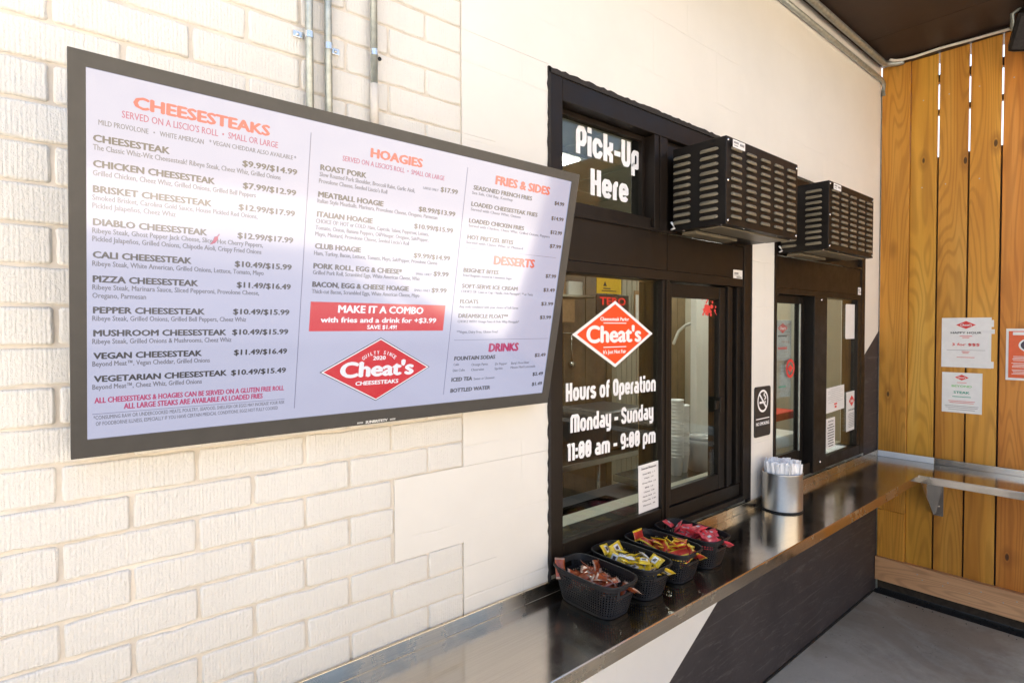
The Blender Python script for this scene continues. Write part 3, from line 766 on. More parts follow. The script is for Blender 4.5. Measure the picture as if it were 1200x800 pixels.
('e','Orange Fanta',0.3024,-0.2361,0.0611,0.0000),
('e','Cheerwine',0.3034,-0.2517,0.0478,0.0000),
('e','Dr Pepper',0.3922,-0.2379,0.0471,0.0000),
('e','Sprite',0.3919,-0.2523,0.0318,0.0000),
('e',"Barq's Root Beer",0.4562,-0.2382,0.0757,0.0000),
('e','Minute Maid Lemonade',0.4559,-0.2520,0.1048,0.0000),
('n','ICED TEA',0.2364,-0.2799,0.0746,0.0000),
('e','Sweet or Unsweet',0.3168,-0.2802,0.0795,0.0000),
('p','$2.49',0.5532,-0.2802,0.0471,0.0000),
('n','BOTTLED WATER',0.2371,-0.3129,0.1467,0.0000),
('p','$1.49',0.5563,-0.3141,0.0459,0.0000),
]
KIND = {'H': ('i_head', .021, .085), 'S': ('i_mag', .012, .012), 'g': ('i_grey', .0092, .02), 'N': ('i_dark', .0126, .072), 'd': ('i_grey', .0102, .022), 'P': ('i_dark', .0124, .065),
        'M': ('i_mag', .0112, .045), 'f': ('i_grey', .0082, .012), 'o': ('i_grey', .0065, .02), 'W': ('i_white', .0137, .07), 'n': ('i_dark', .0120, .065), 'e': ('i_grey', .0080, .02), 'p': ('i_dark', .0114, .065)}
groups = {}
for k, s, u, v, w, cap in MENU:
    mat, c0, wt = KIND[k]
    if k == 'H' and s == 'DRINKS': mat = 'i_mag'
    if k == 'H':
        bm = bmesh.new(); text(bm, s, u, v, w, cap or c0, wt, 0, .0008); bm.normal_update()
        for f in bm.faces:
            if f.normal.z < 0: f.normal_flip()
        mesh_obj('menu_heading', tvm(bm), M[mat], disp); continue
    bm = groups.setdefault(mat, bmesh.new())
    text(bm, s, u, v, w, cap or c0, wt, 0, .0008 if k != 'W' else .0014)
def rule(x0, y0, x1, y1, t, mat):
    bm = bmesh.new(); rect(bm, min(x0, x1)-t/2*(x0 == x1), max(x0, x1)+t/2*(x0 == x1), min(y0, y1)-t/2*(y0 == y1), max(y0, y1)+t/2*(y0 == y1), 0, .0008)
    mesh_obj('menu_divider', tvm(bm), M[mat], disp)
for x in (-.2106, .2140): rule(x, -.317, x, .3165, .0016, 'i_line')
rule(-.601, -.2915, -.235, -.2915, .0011, 'i_line'); rule(.2355, .1037, .5868, .1037, .0011, 'i_line'); rule(.2317, -.1575, .6008, -.1575, .0011, 'i_line')
# combo banner, diamond emblem, little pepper
rect(groups['i_red'] if 'i_red' in groups else groups.setdefault('i_red', bmesh.new()), -.1875, .189, -.1293, -.0584, 0, .0008)
diamond(groups['i_dark'], .0013, -.2318, .3130, .1694, 0, .0007)
diamond(groups['i_white'], .0013, -.2318, .3060, .1652, 0, .0010)
diamond(groups['i_red'], .0013, -.2318, .2940, .1588, 0, .0012)
text(groups['i_white'], "Cheat's", -.1035, -.2478, .2105, .0400, .085, 0, .0018, res=4)
for i, ch in enumerate("GUILTY SINCE"):
    if ch == ' ': continue
    q = (i - 5.5)/5.5; a = -q*.55
    t = bmesh.new(); text(t, ch, 0, 0, 0 if ch == 'I' else .0062, .0098, .03, 0, .0018, center=True)
    add_bm(groups['i_white'], t, 0, Matrix.Translation((.0013 + .0425*math.sin(q*.98)/math.sin(.98), -.1905 - .0135*q*q, 0)) @ Matrix.Rotation(a, 4, 'Z'))
pp = [(-.4055, .0545), (-.400, .0555), (-.3935, .0600), (-.3900, .0665), (-.3895, .0710), (-.3925, .0722), (-.3965, .0705), (-.3985, .0640), (-.4015, .0585)]
poly(groups['i_mag'], pp, 0, .0015); poly(groups['i_mag'], [(-.392, .0715), (-.3895, .0718), (-.3865, .0770), (-.3880, .0775)], 0, .0015)
nm = {'i_dark': 'menu_item_lettering', 'i_grey': 'menu_detail_lettering', 'i_line': 'menu_divider_lines', 'i_red': 'red_banner_and_emblem', 'i_head': 'menu_heading_lettering', 'i_mag': 'magenta_lettering', 'i_white': 'white_lettering'}
for k, bm in groups.items():
    bm.normal_update()
    for f in bm.faces:
        if f.normal.z < 0: f.normal_flip()
    mesh_obj(nm[k], tvm(bm), M[k], disp)
b = bmesh.new(); box(b, -.060, .0690, -.3780, -.3650, .0035, .0046, 0, .0004)
pl = mesh_obj('brand_plate', tvm(b), M['bezel'], tv)
b = bmesh.new(); text(b, 'SUNBRITETV', -.0245, -.3752, .064, .0074, .09, 0, .005)
for s in (-1, 1):
    for i in range(6): rect(b, .0075 + s*.040 + s*i*.0028 - .0009, .0075 + s*.040 + s*i*.0028 + .0009, -.3738, -.3695, 0, .005)
mesh_obj('lettering', tvm(b), M['white_plastic'], pl)

# ================================================================== SERVICE WINDOWS
def window_unit(name, label, x0, x1, zt):
    t = thing(name, label, 'window', ((x0+x1)/2, .03, ZC)); return t
YF = -.004          # face of the frame
w1 = window_unit('pickup_window', 'dark bronze service window whose transom reads Pick-Up Here, beside the screen', W1[0], W1[1], W1[3])
fr = bmesh.new()
zb = 1.047
box(fr, 1.402, 1.468, YF, .12, zb, 2.822, 0, .003)                      # left jamb
box(fr, 2.775, 2.848, YF, .12, zb, 2.822, 0, .003)                      # right jamb
box(fr, 1.47, 2.773, YF + .002, .12, 2.742, 2.822, 0, .003)             # head
box(fr, 2.016, 2.110, YF + .001, .12, 2.345, 2.740, 0, .003)            # transom mullion
box(fr, 2.048, 2.060, YF - .004, YF + .0005, 2.346, 2.740, 0, .001)
box(fr, 1.47, 2.013, .012, .12, 2.336, 2.392, 0, .002)
box(fr, 1.47, 2.773, -.010, -.0045, 2.336, 2.348, 0, .001)              # bright drip edge
box(fr, 1.47, 2.773, YF + .004, .10, 2.135, 2.176, 0, .002)
box(fr, 2.074, 2.130, YF, .12, zb, 2.134, 0, .003)                      # centre mullion
box(fr, 2.094, 2.102, YF - .006, YF + .0005, zb, 2.134, 0, .001)
box(fr, 1.47, 2.072, YF + .001, .12, zb, 1.150, 0, .003)
box(fr, 1.47, 2.072, YF - .012, YF + .0005, zb + .002, 1.085, 0, .002)
mesh_obj('frame', fr, M['bronze'], w1)
fr = bmesh.new(); box(fr, 1.47, 2.773, YF + .006, .03, 2.178, 2.335); box(fr, 2.113, 2.117, YF + .003, YF + .0055, 2.178, 2.335); mesh_obj('header_panel', fr, M['bronze'], w1)
fr = bmesh.new(); box(fr, 2.112, 2.773, .02, .05, 2.349, 2.740); mesh_obj('transom_panel', fr, M['black'], w1)
fr = bmesh.new(); frame_rect(fr, 1.4705, 2.0135, 2.394, 2.740, .012, .018, .012, .020, .045, .064, 0, .001); tr_f = mesh_obj('transom_bead', fr, M['bronze'], w1)
fr = bmesh.new(); box(fr, 1.472, 2.012, .0655, .0715, 2.38, 2.741); mesh_obj('glass_pane', fr, M['glass'], w1)
fr = bmesh.new(); box(fr, 1.471, 2.073, .020, .026, 1.152, 2.133); mesh_obj('glass_pane', fr, M['glass'], w1)
# sliding sash
fr = bmesh.new(); frame_rect(fr, 2.134, 2.640, 1.135, 2.128, .048, .056, .072, .062, .022, .052, 0, .004)
sash = mesh_obj('sliding_sash', fr, M['black'], w1)
fr = bmesh.new(); box(fr, 2.180, 2.586, .036, .042, 1.205, 2.068); mesh_obj('sash_glass', fr, M['glass'], sash)
fr = bmesh.new(); box(fr, 2.566, 2.600, .004, .0218, 1.512, 1.590, 0, .004); box(fr, 2.535, 2.566, .010, .0215, 1.535, 1.575, 0, .003); mesh_obj('latch', fr, M['black'], sash)
fr = bmesh.new()
for i, (a, c) in enumerate(((2.644, 2.668), (2.690, 2.712), (2.734, 2.772))): box(fr, a, c, .012 + .012*(i % 2), .11, zb + .09, 2.133, 0, .002)
box(fr, 2.640, 2.775, .07, .115, zb, 2.134); box(fr, 2.132, 2.773, .015, .115, zb, 1.131, 0, .004); box(fr, 2.132, 2.773, -.010, .0145, zb, 1.072, 0, .003)
mesh_obj('sash_track', fr, M['black'], w1)
# ragged sealant round the rough opening
fr = bmesh.new()
def ragged(x0, z0, x1, z1, w, n, axis):
    A, B = [], []
    for i in range(n+1):
        q = i/n; jx = rnd.uniform(0, .006)
        if axis == 'z': A.append((x0 - w - jx, z0 + (z1-z0)*q)); B.append((x0 + .004, z0 + (z1-z0)*q))
        else: A.append((x0 + (x1-x0)*q, z0 + w + jx)); B.append((x0 + (x1-x0)*q, z0 - .006))
    for i in range(n): prism(fr, [A[i], A[i+1], B[i+1], B[i]], -.0075, -.0005)
ragged(1.402, 1.03, 0, 2.842, .003, 90, 'z'); ragged(1.396, 2.828, 2.85, 0, .010, 70, 'x')
box(fr, 2.843, 2.853, -.006, .02, 1.0, 2.84)
fixn(fr); mesh_obj('sealant', fr, M['seal'], w1)

w2 = window_unit('order_window', 'farther dark bronze service window with paper notices, next to the plank fence', W2[0], W2[1], W2[3])
fr = bmesh.new()
box(fr, 3.110, 3.140, YF, .12, zb, 2.785, 0, .003); box(fr, 4.405, 4.473, YF, .12, zb, 2.785, 0, .003)
box(fr, 3.142, 4.403, YF + .002, .12, 2.735, 2.785, 0, .003)
box(fr, 3.142, 4.403, -.010, -.0045, 2.328, 2.340, 0, .001)
box(fr, 3.142, 4.403, YF + .004, .10, 2.118, 2.150, 0, .002)
box(fr, 3.790, 4.403, YF + .001, .12, zb, 1.115, 0, .003); box(fr, 4.345, 4.402, YF + .002, .10, 1.117, 2.116, 0, .003)
mesh_obj('frame', fr, M['bronze'], w2)
fr = bmesh.new(); box(fr, 3.142, 4.403, YF + .006, .03, 2.152, 2.327); mesh_obj('header_panel', fr, M['bronze'], w2)
fr = bmesh.new(); box(fr, 3.142, 4.403, .02, .05, 2.341, 2.733); mesh_obj('transom_panel', fr, M['black'], w2)
fr = bmesh.new(); box(fr, 3.60, 3.788, YF - .012, .10, zb + .002, 2.117, 0, .004); mesh_obj('centre_post', fr, M['black'], w2)
fr = bmesh.new(); box(fr, 3.791, 4.344, .020, .026, 1.116, 2.117); mesh_obj('glass_pane', fr, M['glass'], w2)
fr = bmesh.new(); frame_rect(fr, 3.142, 3.600, 1.12, 2.116, .010, .070, .07, .045, .045, .075, 0, .004); sash2 = mesh_obj('sliding_sash', fr, M['black'], w2)
fr = bmesh.new(); box(fr, 3.15, 3.532, .056, .062, 1.188, 2.073); mesh_obj('sash_glass', fr, M['glass'], sash2)
fr = bmesh.new(); box(fr, 3.525, 3.536, .036, .0445, 1.19, 2.07, 0, .002); mesh_obj('pull_strip', fr, M['galv'], sash2)
fr = bmesh.new(); box(fr, 3.142, 3.788, .0, .11, zb, 1.117, 0, .004); mesh_obj('sill', fr, M['black'], w2)
for (sx, sz) in ((3.70, 2.098), (3.70, 1.105)):
    fr = bmesh.new(); lathe(fr, [(.0001, .005), (.005, .004), (.007, 0)], 10); bmesh.ops.transform(fr, matrix=Matrix.Translation((sx, -.0162, sz)) @ Matrix.Rotation(R(90), 4, 'X'), verts=fr.verts[:]); mesh_obj('screw', fr, M['screw'], w2)

# ------------------------------------------------------------------ lettering and stickers on the glass
def on_wall(bm, y): return place(bm, (0, y, 0), (1, 0, 0), (0, 0, 1))
def upnormal(bm):
    bm.normal_update()
    for f in bm.faces:
        if f.normal.z < 0: f.normal_flip()
    return bm
def flat(name, bm, y, mats, parent=None): return mesh_obj(name, on_wall(upnormal(bm), y), mats, parent)
def flat_fence(name, bm, off, mats, parent=None):       # the fence faces -X; across it runs -Y
    return mesh_obj(name, place(upnormal(bm), (XF - off, 0, 0), (0, -1, 0), (0, 0, 1)), mats, parent)
for s_, x_, z_, w_, h_, y_, lab in (('Pick-Up', 1.609, 2.600, .398, .108, .0650, 'white vinyl word Pick-Up on the upper glass pane'), ('Here', 1.692, 2.452, .237, .104, .0650, 'white vinyl word Here on the upper glass pane'),
        ('Hours of Operation', 1.507, 1.6585, .553, .068, .0196, 'white vinyl line Hours of Operation below the red diamond sticker'), ('Monday - Sunday', 1.531, 1.540, .513, .068, .0196, 'white vinyl line Monday - Sunday on the tall glass pane'),
        ('11:00 am - 9:00 pm', 1.514, 1.4365, .546, .066, .0196, 'white vinyl opening times 11:00 am - 9:00 pm on the tall glass pane')):
    b = bmesh.new(); stroke_text(b, s_, x_, z_, w_, h_); tag(flat('window_lettering', b, y_, M['vinyl']), lab, 'lettering')
d = thing('diamond_sticker', 'orange red diamond sticker with white border on the tall glass pane', 'sticker', (1.787, .0195, 1.905))
b = bmesh.new(); diamond(b, 1.7885, 1.9055, .496, .265); flat('border', b, .0196, M['vinyl'], d)
b = bmesh.new(); diamond(b, 1.7885, 1.9055, .446, .238); flat('red_field', b, .0193, M['vinyl_red'], d)
b = bmesh.new(); text(b, "Cheat's", 1.618, 1.8745, .339, .0665, .075, res=5, z=0)
text(b, 'Cheesesteak Parlor', 1.698, 1.9585, .178, .0150, .05); text(b, "It's Just Not Fair", 1.715, 1.8285, .142, .0150, .05)
rect(b, 1.717, 1.858, 1.9475, 1.9510); rect(b, 1.717, 1.858, 1.8525, 1.8560); flat('lettering', b, .0190, M['vinyl'], d)
def notice(name, label, x, z, w, h, y, lines, rot=0, mat='paper', emblem=None, group=None, cat='notice', fence=False):
    """sheet stuck on a wall-parallel surface; lines: (text, y fraction from top, width fraction, cap m, material)"""
    t = thing(name, label, cat, (XF, -x, z) if fence else (x, y, z), group)
    mr = Matrix.Rotation(rot, 4, 'Z')
    def put(nm, bm, dy, mats):
        bmesh.ops.transform(bm, matrix=Matrix.Translation((x, z, 0)) @ mr, verts=bm.verts[:])
        return flat_fence(nm, bm, y + dy, mats, t) if fence else flat(nm, bm, y - dy, mats, t)
    b = bmesh.new(); n = 8
    for i in range(n):
        for k in range(n):
            rect(b, -w/2 + w*i/n, -w/2 + w*(i+1)/n, -h/2 + h*k/n, -h/2 + h*(k+1)/n)
    bmesh.ops.remove_doubles(b, verts=b.verts[:], dist=1e-6)
    for v in b.verts: v.co.z = .0006 + .0016*(math.sin(v.co.x/w*4 + z*9) * math.sin(v.co.y/h*3 + x*5) + 1)*.5
    put('sheet', b, 0.0, M[mat])
    by = {}
    for s, fy, fw, cap, mk in lines:
        bm = by.setdefault(mk, bmesh.new())
        if s is None: rect(bm, -w*fw/2, w*fw/2, h/2 - fy*h - cap/2, h/2 - fy*h + cap/2)
        else: text(bm, s, 0, h/2 - fy*h - cap/2, w*fw, cap, .03, center=False) if False else text(bm, s, -w*fw/2, h/2 - fy*h - cap/2, w*fw, cap, .04)
    if emblem:
        ex, ey, ew, eh = emblem; bm = by.setdefault('print_red', bmesh.new()); diamond(bm, ex*w, h/2 - ey*h, ew, eh)
        bw = bmesh.new(); text(bw, "Cheat's", ex*w - ew*.30, h/2 - ey*h - eh*.13, ew*.6, eh*.28, .06); put('emblem_lettering', bw, .0042, M['paper'])
    for mk, bm in by.items(): put('print', bm, .0036, M[mk])
    return t
def scrib(n, f0, f1, w=(.5, .8), cap=.006, mk='print_dark'):
    return [(None, f0 + (f1-f0)*i/(n-1), rnd.uniform(*w), cap, mk) for i in range(n)]
notice('paper_list', 'white handwritten list taped inside the lower corner of the tall glass pane', 2.004, 1.2545, .141, .203, .0150,
       [('Sauces Request', .08, .74, .009, 'print_dark'), ('Sweet BBQ  1 - 2', .20, .62, .006, 'print_dark'), ('Mayo  1.0', .29, .44, .006, 'print_dark'), ('Honey Must  1.0', .39, .66, .006, 'print_dark'), ('BBQ  1.0', .49, .40, .006, 'print_dark'), ('Cheese  1.00', .58, .52, .006, 'print_dark'), ('Garlic Aioli  1.0', .67, .62, .006, 'print_dark'), ('Chipotle  1.00', .76, .66, .006, 'print_dark'), ('Marinara  .99', .86, .58, .006, 'print_dark')], R(1.2))
b = bmesh.new()
for i in range(46):
    a = rnd.uniform(0, 6.28); r0 = abs(rnd.gauss(0, .034)); s = rnd.uniform(.003, .012)*(1.3 - r0*12) if r0 < .09 else .002
    disc(b, 2.505 + math.cos(a)*r0*1.1, 2.020 + math.sin(a)*r0*.75, max(.0015, s), max(.0015, s), 0, i*2e-5, 12)
tag(flat('splatter_sticker', b, .0348, M['print_red']), 'red paint splatter sticker on the sliding pane', 'sticker')
def small_label(x, z, w, h, y, lab, group='white maker labels on metal'):
    t = thing('maker_label', lab, 'label', (x, y, z), group)
    b = bmesh.new(); rect(b, x-w/2, x+w/2, z-h/2, z+h/2); flat('sheet', b, y, M['paper'], t)
    b = bmesh.new(); rect(b, x-w*.4, x+w*.05, z+h*.10, z+h*.28); rect(b, x-w*.15, x+w*.4, z-h*.22, z-h*.08); rect(b, x-w*.4, x+w*.2, z-h*.02, z+h*.03); flat('print', b, y - .0006, M['print_grey'], t)
small_label(2.719, 2.190, .090, .056, YF + .0052, 'white label at the right end of the nearer window header panel')
small_label(4.378, 2.178, .060, .050, YF + .0052, 'white label at the right end of the farther window header panel')
# notices on the farther window
notice('paper_notice', 'three column menu notice with red marks on the farther window', 4.012, 1.465, .300, .160, .0165,
       [(None, .08 + .075*i, .82 if i % 3 else .55, .0016, 'print_grey') for i in range(8)] + [(None, .70, .16, .010, 'print_red'), (None, .82, .10, .014, 'print_red')], R(2))
notice('paper_notice', 'narrow white notice with a red diamond at the lower right of the farther window', 4.292, 1.360, .186, .268, .0160,
       [('Drink Specials', .46, .62, .012, 'print_dark')] + scrib(9, .56, .90, (.5, .75), .004, 'print_grey'), R(1.5), emblem=(0, .24, .10, .075))
notice('paper_notice', 'white list taped to the bottom left of the farther window pane', 3.938, 1.250, .145, .195, .0160,
       [('Drinks Menu', .10, .6, .010, 'print_dark')] + scrib(9, .22, .92, (.5, .8), .005, 'print_dark'), R(1.5))
b = bmesh.new()
pts = []
for cx, cy, a0 in ((4.388, 2.072, 0), (4.182, 2.072, 90), (4.182, 1.866, 180), (4.388, 1.866, 270)):
    pts += [(cx + .014*math.cos(R(a0 + 15*i)), cy + .014*math.sin(R(a0 + 15*i))) for i in range(7)]
poly(b, [(4.288 + (p[0]-4.285)*.92, p[1]) for p in pts]); tag(flat('blank_sticker', b, .0186, M['paper']), 'blank white square sticker high on the right pane of the farther window', 'sticker')
notice('laminated_sheet', 'tall grey laminated menu sheet hanging behind the left pane of the farther window', 3.374, 1.745, .236, .452, .075,
       [(None, .20, .5, .010, 'print_dark'), (None, .36, .5, .014, 'print_red')] + scrib(6, .45, .66, (.4, .7), .006, 'print_grey') + [(None, .86, .4, .010, 'print_teal'), (None, .92, .4, .010, 'print_grey')], 0, 'laminate', emblem=(0, .10, .13, .06))
b = bmesh.new(); ring(b, 3.440, 1.688, .056, .056, .016); diamond(b, 3.44, 1.688, .07, .045); tag(flat('round_sticker', b, .0545, M['print_red']), 'round red and white sticker on the left pane of the farther window', 'sticker')
b = bmesh.new(); box(b, 3.85, 4.25, .03, .11, 1.1165, 1.118); tag(mesh_obj('paper_sheet', b, M['paper']), 'white sheet lying flat on the sill inside the farther window', 'paper')

# ------------------------------------------------------------------ no smoking sign
ns = thing('no_smoking_sign', 'black no smoking sign on the white pillar between the windows', 'sign', (2.979, -.002, 1.485))
b = bmesh.new(); pts = []
for cx, cy, a0 in ((3.052, 1.602, 0), (2.906, 1.602, 90), (2.906, 1.366, 180), (3.052, 1.366, 270)):
    pts += [(cx + .015*math.cos(R(a0 + 15*i)), cy + .015*math.sin(R(a0 + 15*i))) for i in range(7)]
prism(b, pts, -.005, -.0005); fixn(b); plate = mesh_obj('plate', b, M['sign_black'], ns)
b = bmesh.new(); ring(b, 2.979, 1.540, .060, .060, .011)
t = bmesh.new(); rect(t, -.055, .055, -.006, .006, 0, 1e-4); add_bm(b, t, 0, Matrix.Translation((2.979, 1.540, 0)) @ Matrix.Rotation(R(-45), 4, 'Z'))
rect(b, 2.941, 2.990, 1.527, 1.538, 0, 5e-5); rect(b, 2.996, 3.002, 1.527, 1.538, 0, 5e-5); rect(b, 3.006, 3.012, 1.527, 1.538, 0, 5e-5)
for i in range(7): disc(b, 3.000 + .010*math.sin(i*1.1), 1.548 + i*.0058, .0055, .0055, 0, 6e-5 + i*1e-5, 10)
flat('symbol', b, -.0054, M['vinyl'], plate)
b = bmesh.new(); rect(b, 2.905, 3.053, 1.444, 1.449); text(b, 'NO SMOKING', 2.906, 1.412, .147, .018, .05); flat('lettering', b, -.0054, M['vinyl'], plate)
# ================================================================== AIR CURTAIN BOXES
def louvers(n_cols, xs, w, z_top, pitch, rows):
    """pressed louvers in XY plane (x across, y up, +z outward)"""
    b = bmesh.new()
    prof = [(.0100, 0), (.0094, .0045), (.0068, .0088), (.0014, .0114), (-.0036, .0114), (-.0064, .0096), (-.0064, .0078), (-.0042, .002), (-.0038, 0)]
    for cx in xs:
        for k in range(rows):
            cz = z_top - k*pitch; rings = []
            for q, s in ((-1, .05), (-.96, .55), (-.88, .85), (-.76, 1), (.76, 1), (.88, .85), (.96, .55), (1, .05)):
                rings.append([b.verts.new((cx + q*w/2, cz + py*s, .0002 + pz*s)) for py, pz in prof])
            for A, B in zip(rings, rings[1:]):
                for i in range(len(prof)-1):
                    f = b.faces.new((A[i], B[i], B[i+1], A[i+1])); f.smooth = i < 6
    return b
AX0, AX1, AY, AZ0, AZ1 = 2.128, 2.776, -.262, 2.345, 2.694
def make_air_curtain():
    t = thing('air_curtain', 'nearer black louvered steel box over the window beside the Pick-Up Here pane', 'air curtain', (AX0, 0, AZ0), 'louvered boxes over the service windows')
    b = bmesh.new(); box(b, AX0, AX1, AY, -.0165, AZ0 + .0, AZ1, 0, .0025)
    mesh_obj('housing', b, M['black'], t)
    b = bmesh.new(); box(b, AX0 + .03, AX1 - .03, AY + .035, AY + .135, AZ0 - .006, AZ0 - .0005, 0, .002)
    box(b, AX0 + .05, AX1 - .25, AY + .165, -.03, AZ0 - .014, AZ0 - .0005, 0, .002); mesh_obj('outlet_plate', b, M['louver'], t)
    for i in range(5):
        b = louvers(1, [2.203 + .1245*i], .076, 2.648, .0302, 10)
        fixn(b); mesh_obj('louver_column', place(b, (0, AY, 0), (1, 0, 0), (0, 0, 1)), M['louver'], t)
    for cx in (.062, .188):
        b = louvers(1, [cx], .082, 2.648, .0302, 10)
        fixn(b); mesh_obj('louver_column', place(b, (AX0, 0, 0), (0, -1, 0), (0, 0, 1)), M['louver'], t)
    def screw(px, py, pz, rx, ry):
        b = bmesh.new(); lathe(b, [(.0001, .003), (.004, .0026), (.0058, 0)], 10)
        bmesh.ops.transform(b, matrix=Matrix.Translation((px, py, pz)) @ Matrix.Rotation(rx, 4, 'X') @ Matrix.Rotation(ry, 4, 'Y'), verts=b.verts[:])
        mesh_obj('screw', b, M['screw'], t)
    for pz in (2.68, 2.52, 2.36): screw(AX0 + .016, AY - .0002, pz, R(90), 0)
    for pz in (2.675, 2.36): screw(AX1 - .012, AY - .0002, pz, R(90), 0)
    for px, py in ((2.145, -.23), (2.145, -.06), (2.30, -.245), (2.36, -.10), (2.60, -.245), (2.66, -.14), (2.755, -.245)): screw(px, py, AZ0 - .0002, R(180), 0)
    b = bmesh.new(); rect(b, 2.160, 2.258, 2.652, 2.683); flat('maker_sticker', b, AY - .0105, M['paper'], t)
    b = bmesh.new(); rect(b, 2.168, 2.205, 2.668, 2.676); rect(b, 2.215, 2.250, 2.664, 2.674); rect(b, 2.170, 2.200, 2.658, 2.662); flat('sticker_print', b, AY - .0112, M['print_grey'], t)
    b = bmesh.new(); tube(b, [(AX0 - .004, -.012, 2.352), (AX0 - .006, -.03, 2.356), (AX0 - .005, -.022, 2.372), (AX0 - .004, -.012, 2.384)], .005, 8); mesh_obj('white_clip', b, M['vinyl'], t)
    return t
ac = make_air_curtain()
def copy_tree(o, parent=None):
    c = o.copy(); COL.objects.link(c)
    if parent is not None: c.parent = parent; c.matrix_parent_inverse = o.matrix_parent_inverse.copy()
    for ch in list(o.children): copy_tree(ch, c)
    return c
bpy.context.view_layer.update()
ac2 = copy_tree(ac); ac2.location.x += 1.0145; ac2.location.z -= .010
ac2['label'] = 'farther black louvered steel box over the window next to the plank fence'

# ================================================================== STEEL COUNTER
CY = -.373; CX = 4.308
ct = thing('steel_counter', 'long stainless steel counter under the service windows', 'counter', (2, -.2, ZC))
b = bmesh.new(); box(b, -1.45, XF - .014, CY, -.0145, ZC - .004, ZC, 0)
mesh_obj('worktop', b, M['steel'], ct)
b = bmesh.new(); prism(b, [(CY - .0005, ZC - .0015), (CY - .003, ZC - .004), (CY - .003, ZC - .049), (CY + .012, ZC - .049), (CY + .012, ZC - .0045), (CY + .0005, ZC - .0045)], -1.45, CX, 0, 'yz'); fixn(b)
mesh_obj('front_edge', b, M['steel_edge'], ct)
b = bmesh.new(); box(b, -1.45, XF - .014, -.0140, -.0028, ZC + .0003, ZC + .044, 0, .001)
mesh_obj('backsplash', b, M['steel_edge'], ct)
sh = thing('steel_shelf', 'stainless steel shelf along the plank fence', 'shelf', (XF, -1.2, ZC))
b = bmesh.new(); box(b, CX, XF - .014, -3.4, CY - .0004, ZC - .0042, ZC - .0002); mesh_obj('worktop', b, M['steel_y'], sh)
b = bmesh.new(); box(b, CX - .003, CX + .012, -3.4, CY - .0005, ZC - .047, ZC - .0045, 0, .001); box(b, CX - .003, CX + .002, -3.4, CY - .0005, ZC - .0044, ZC - .0004, 0, .0005); mesh_obj('front_edge', b, M['steel_y'], sh)
b = bmesh.new(); box(b, XF - .0135, XF - .0185 + .004, -3.4, -.354, ZC + .0003, ZC + .042, 0, .001) if False else box(b, XF - .030, XF - .0195, -3.4, -.0142, ZC + .0003, ZC + .042, 0, .001); mesh_obj('backsplash', b, M['steel_y'], sh)
b = bmesh.new(); box(b, XF - .0316, XF - .0302, -.353, -.0145, ZC + .001, ZC + .043); mesh_obj('protective_film', b, M['vinyl'], sh)
for yy in (-.352, -1.75, -3.1):
    b = bmesh.new(); box(b, XF - .006, XF - .0005, yy - .052, yy, .632, ZC - .0475, 0, .001); prism(b, [(XF - .0065, ZC - .0480), (XF - .34, ZC - .0480), (XF - .34, ZC - .062), (XF - .035, .640), (XF - .0065, .640)], yy - .004, yy, 0, 'xz'); fixn(b)
    br_ = mesh_obj('bracket', b, M['steel'], sh)
    for k, z in enumerate((.70, .86)):
        b = bmesh.new(); lathe(b, [(.0001, .004), (.005, .004), (.006, 0)], 6); bmesh.ops.transform(b, matrix=Matrix.Translation((XF - .0062, yy - .028, z)) @ Matrix.Rotation(R(-90), 4, 'Y'), verts=b.verts[:]); mesh_obj('bolt', b, M['screw'], br_)

